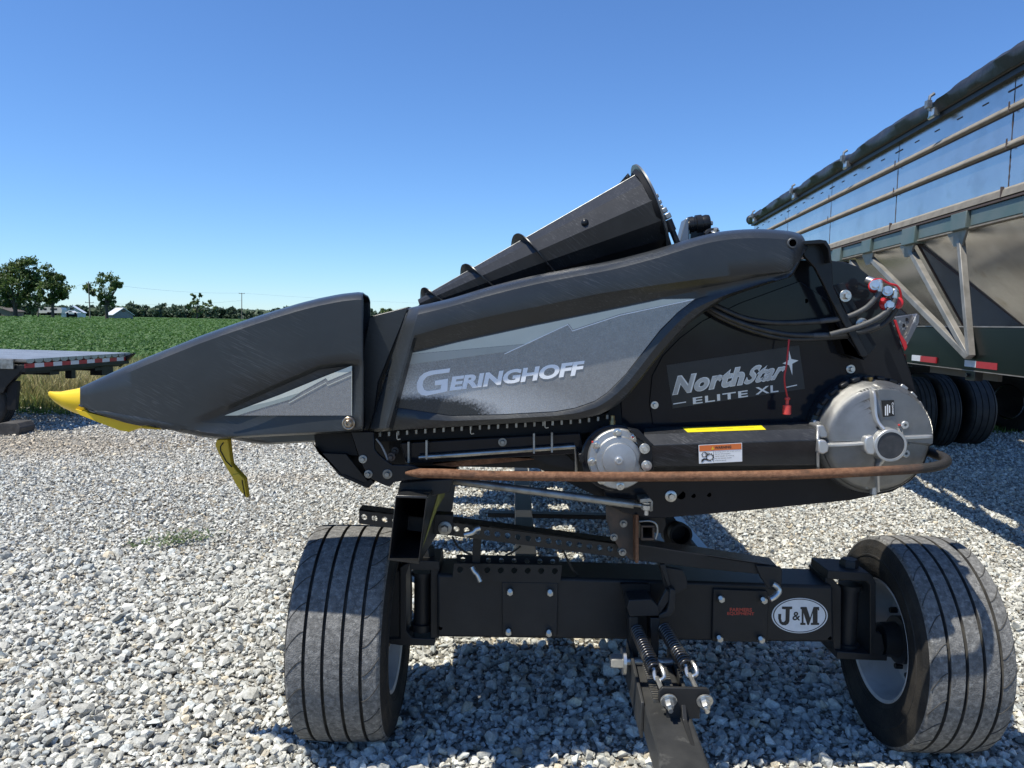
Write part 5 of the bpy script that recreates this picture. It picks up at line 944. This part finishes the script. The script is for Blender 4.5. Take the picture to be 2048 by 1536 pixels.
m = MB(); trect(m, U0, 9.0, 1.45, 1.785, 2.45, 2.57); m.build('frame_rail', DGREEN, GT, 20)
RT = M('red_reflective_tape', (.36,.022,.03), .35); WT = M('white_reflective_tape', (.60,.61,.63), .35)
for u in (.62, 1.60, 2.26, 3.6, 4.6, 6.0, 7.0):
    m = MB(); trect(m, u, u+.30, 1.475, 1.525, -.0125, -.0105 if u < 1.5 else -.001); m.build('red_tape', RT, GT, 0)
    m = MB(); trect(m, u+.305, u+.48, 1.477, 1.527, -.0125, -.0105 if u < 1.5 else -.001); m.build('white_tape', WT, GT, 0)
m = MB(); trect(m, .95, 1.10, 1.37, 1.45, .0, .06); m.lathe(T(1.06,1.41,-.004), -TN, [(0,.018),(.012,.018)], 12); m.build('marker_lamp_bracket', SATIN, GT, 25, .003)
m = MB(); trect(m, 1.1, 2.3, 1.36, 1.445, .25, .28); m.build('hanger_plate', M('grey_hanger', (.09,.085,.08), .6), GT, 0)
def truckwheel(c, R, W, par, rim=None, ax=None, nm='wheel'):
    ax = ax or TN; c = Vector(c); hw = W/2
    m = MB(); prof = [(-hw*.8,R*.55),(-hw,R*.66),(-hw*1.04,R*.80),(-hw*.97,R*.93),(-hw*.84,R*.99)]
    for g in (-.5,-.17,.17,.5): prof += [(g*W*.7-.007,R),(g*W*.7-.004,R-.014),(g*W*.7+.004,R-.014),(g*W*.7+.007,R)]
    prof += [(hw*.84,R*.99),(hw*.97,R*.93),(hw*1.04,R*.80),(hw,R*.66),(hw*.8,R*.55)]
    m.lathe(c, ax, prof, 64); w_ = m.build(nm, M('truck_tyre_rubber', (.016,.016,.016), .7, 0, (.035,.033,.030), 6) if 'truck_tyre_rubber' not in bpy.data.materials else bpy.data.materials['truck_tyre_rubber'], par, 40)
    m = MB(); m.lathe(c, -ax, [(-.0,R*.53),(hw*.84,R*.555),(hw*.88,R*.53),(hw*.75,R*.48),(hw*.2,R*.42),(hw*.1,R*.25),(hw*.5,R*.2),(hw*.55,R*.1)], 48); m.build('rim', rim or GALV, w_, 35)
    return w_
for u in (6.9, 8.2):
    for o in (.22, .56, 2.05, 2.39): truckwheel(T(u,.52,o), .52, .28, GT)
m = MB(); trect(m, 6.2, 8.9, 1.22, 1.45, .75, .9); trect(m, 6.2, 8.9, 1.22, 1.45, 1.7, 1.85); [m.cyl(T(u,.52,.3), T(u,.52,2.3), .07, 12) for u in (6.9, 8.2)]; m.build('suspension', DARK, GT, 0)
# another parked truck further back, mostly hidden by the grain trailer
c0 = Vector((7.4, 12.0, 0)); PT = thing('parked_truck', 'dark truck chassis with dual tyres and a chrome wheel standing beyond the grain trailer', 'truck', tuple(c0))
ya = Vector((1, .05, 0)).normalized()
truckwheel((6.55,12.05,.53), .56, .42, PT, DARK, ya); truckwheel((7.10,12.05,.53), .56, .42, PT, DARK, ya); truckwheel((7.9,13.9,.53), .55, .42, PT, DARK, ya); w_ = truckwheel((8.85,13.5,.53), .55, .36, PT, CHROME, Vector((.94,.34,0)))
m = MB(); m.box((7.6,14.2,1.38), (3.2,4.2,.25)); m.box((7.6,15.2,.9), (3.4,.12,1.1)); m.build('chassis', DARK, PT, 0, .02)

# ------------------------------------------------------------------ flatbed trailer at the left edge
FB = thing('flatbed_trailer', 'low flatbed trailer end with a corrugated aluminium deck and red and white reflective tape', 'trailer', (-8.5, 12.4, 0))
xa, ya_, xb, yb_ = P(51,716,11.2).x, 11.2, P(262,703,13.75).x, 13.75; ZD = 1.075
ex = Vector((-math.cos(rad(2)), math.sin(rad(2))*-1, .012)); R0_, R1_ = Vector((xa,ya_,ZD)), Vector((xb,yb_,ZD)); ry = R1_-R0_
DECK = M('worn_aluminium_deck', (.40,.40,.39), .4, .6, (.28,.275,.265), 4, .4, .7, .05, 60, dust=((.55,.54,.52), 12, .62, .8))
m = MB(); n = 14
for k in range(n):
    a = R0_+ry*((k+.03)/n); b = R0_+ry*((k+.97)/n); pf = [a+Vector((0,0,.006)), b+Vector((0,0,.006))]+[a.lerp(b, .5+.5*math.cos(math.pi*i/8))+Vector((0,0,-.058*math.sin(math.pi*i/8)**.7)) for i in range(1, 8)]
    m.prism(pf, ex*9)
m.build('deck', DECK, FB, 30)
def fbx(m, a0, a1, x0, x1, z0, z1):   # a: along the rear edge 0..1, x: distance forward
    q = [R0_+ry*a0+ex*x0, R0_+ry*a1+ex*x0, R0_+ry*a1+ex*x1, R0_+ry*a0+ex*x1]; m.hexa([p+Vector((0,0,z0)) for p in q], [p+Vector((0,0,z1)) for p in q])
m = MB(); fbx(m, .01, .99, .02, .10, -.19, -.065); fbx(m, .05, .95, .10, .16, -.23, -.10); m.px([(236,735),(250,713),(262,707),(266,706),(266,709)], 13.6, 13.7); m.build('end_beam', SATIN, FB, 20, .006)
FT_R = RT; cuts = np.linspace(.0, 1.0, 14)
for k in range(13):
    m = MB(); fbx(m, cuts[k]+.001, cuts[k]+(cuts[k+1]-cuts[k])*.999, .012, .019, -.125, -.062); m.build('white_tape' if k % 2 else 'red_tape', WT if k % 2 else RT, FB, 0)
m = MB(); fbx(m, -.012, .0, .16, 8.5, -.14, .0); m.build('side_rail', GALV, FB, 0, .004)
m = MB(); fbx(m, -.016, -.012, .35, .95, -.115, -.05); fbx(m, -.016, -.012, 1.2, 1.8, -.115, -.05); m.build('red_tape', RT, FB, 0)
m = MB(); fbx(m, .25, .33, .1, 8.5, -.27, -.08); fbx(m, .67, .75, .1, 8.5, -.27, -.08); fbx(m, .44, .48, .10, .2, -.36, -.1); fbx(m, .74, .86, .10, .3, -.36, -.1); m.build('frame_rail', SATIN, FB, 0)
m = MB(); q = [R0_+ex*x+Vector((0,.02,z)) for x, z in ((.0,-.08),(.9,-.08),(.9,-.50),(.35,-.50),(.30,-.40))]; m.prism(q, (0,.10,0)); m.build('corner_bracket', SATIN, FB, 20, .006)
m = MB(); q = [P(x,y,11.25) for x,y in ((14,762),(36,763),(31,820),(14,820))]; m.prism(q, (-.02,.10,0)); m.build('mud_flap', DARK, FB, 0, .004)
for dx in (0, .95):
    for yy in (11.45, 13.4): truckwheel((P(-38,812,11.35).x-dx-(1.9 if yy > 12 else 0), yy, .39), .39, .26, FB, GALV, Vector((0,1,0)))
c = P(20,872,11.0); CH = MB(); m = CH; z0 = 0
m.prism([P(x,y,10.9) for x,y in ((-14,878),(38,872),(41,856),(34,846),(6,845),(-14,850))], (0,.35,0)); o_ = m.build('wheel_chock', M('dark_timber', (.035,.032,.03), .8, 0, (.07,.065,.06), 8), smooth=20, bevel=.012); tag(o_, 'dark block wedged on the gravel behind the flatbed tyre', 'wheel chock')
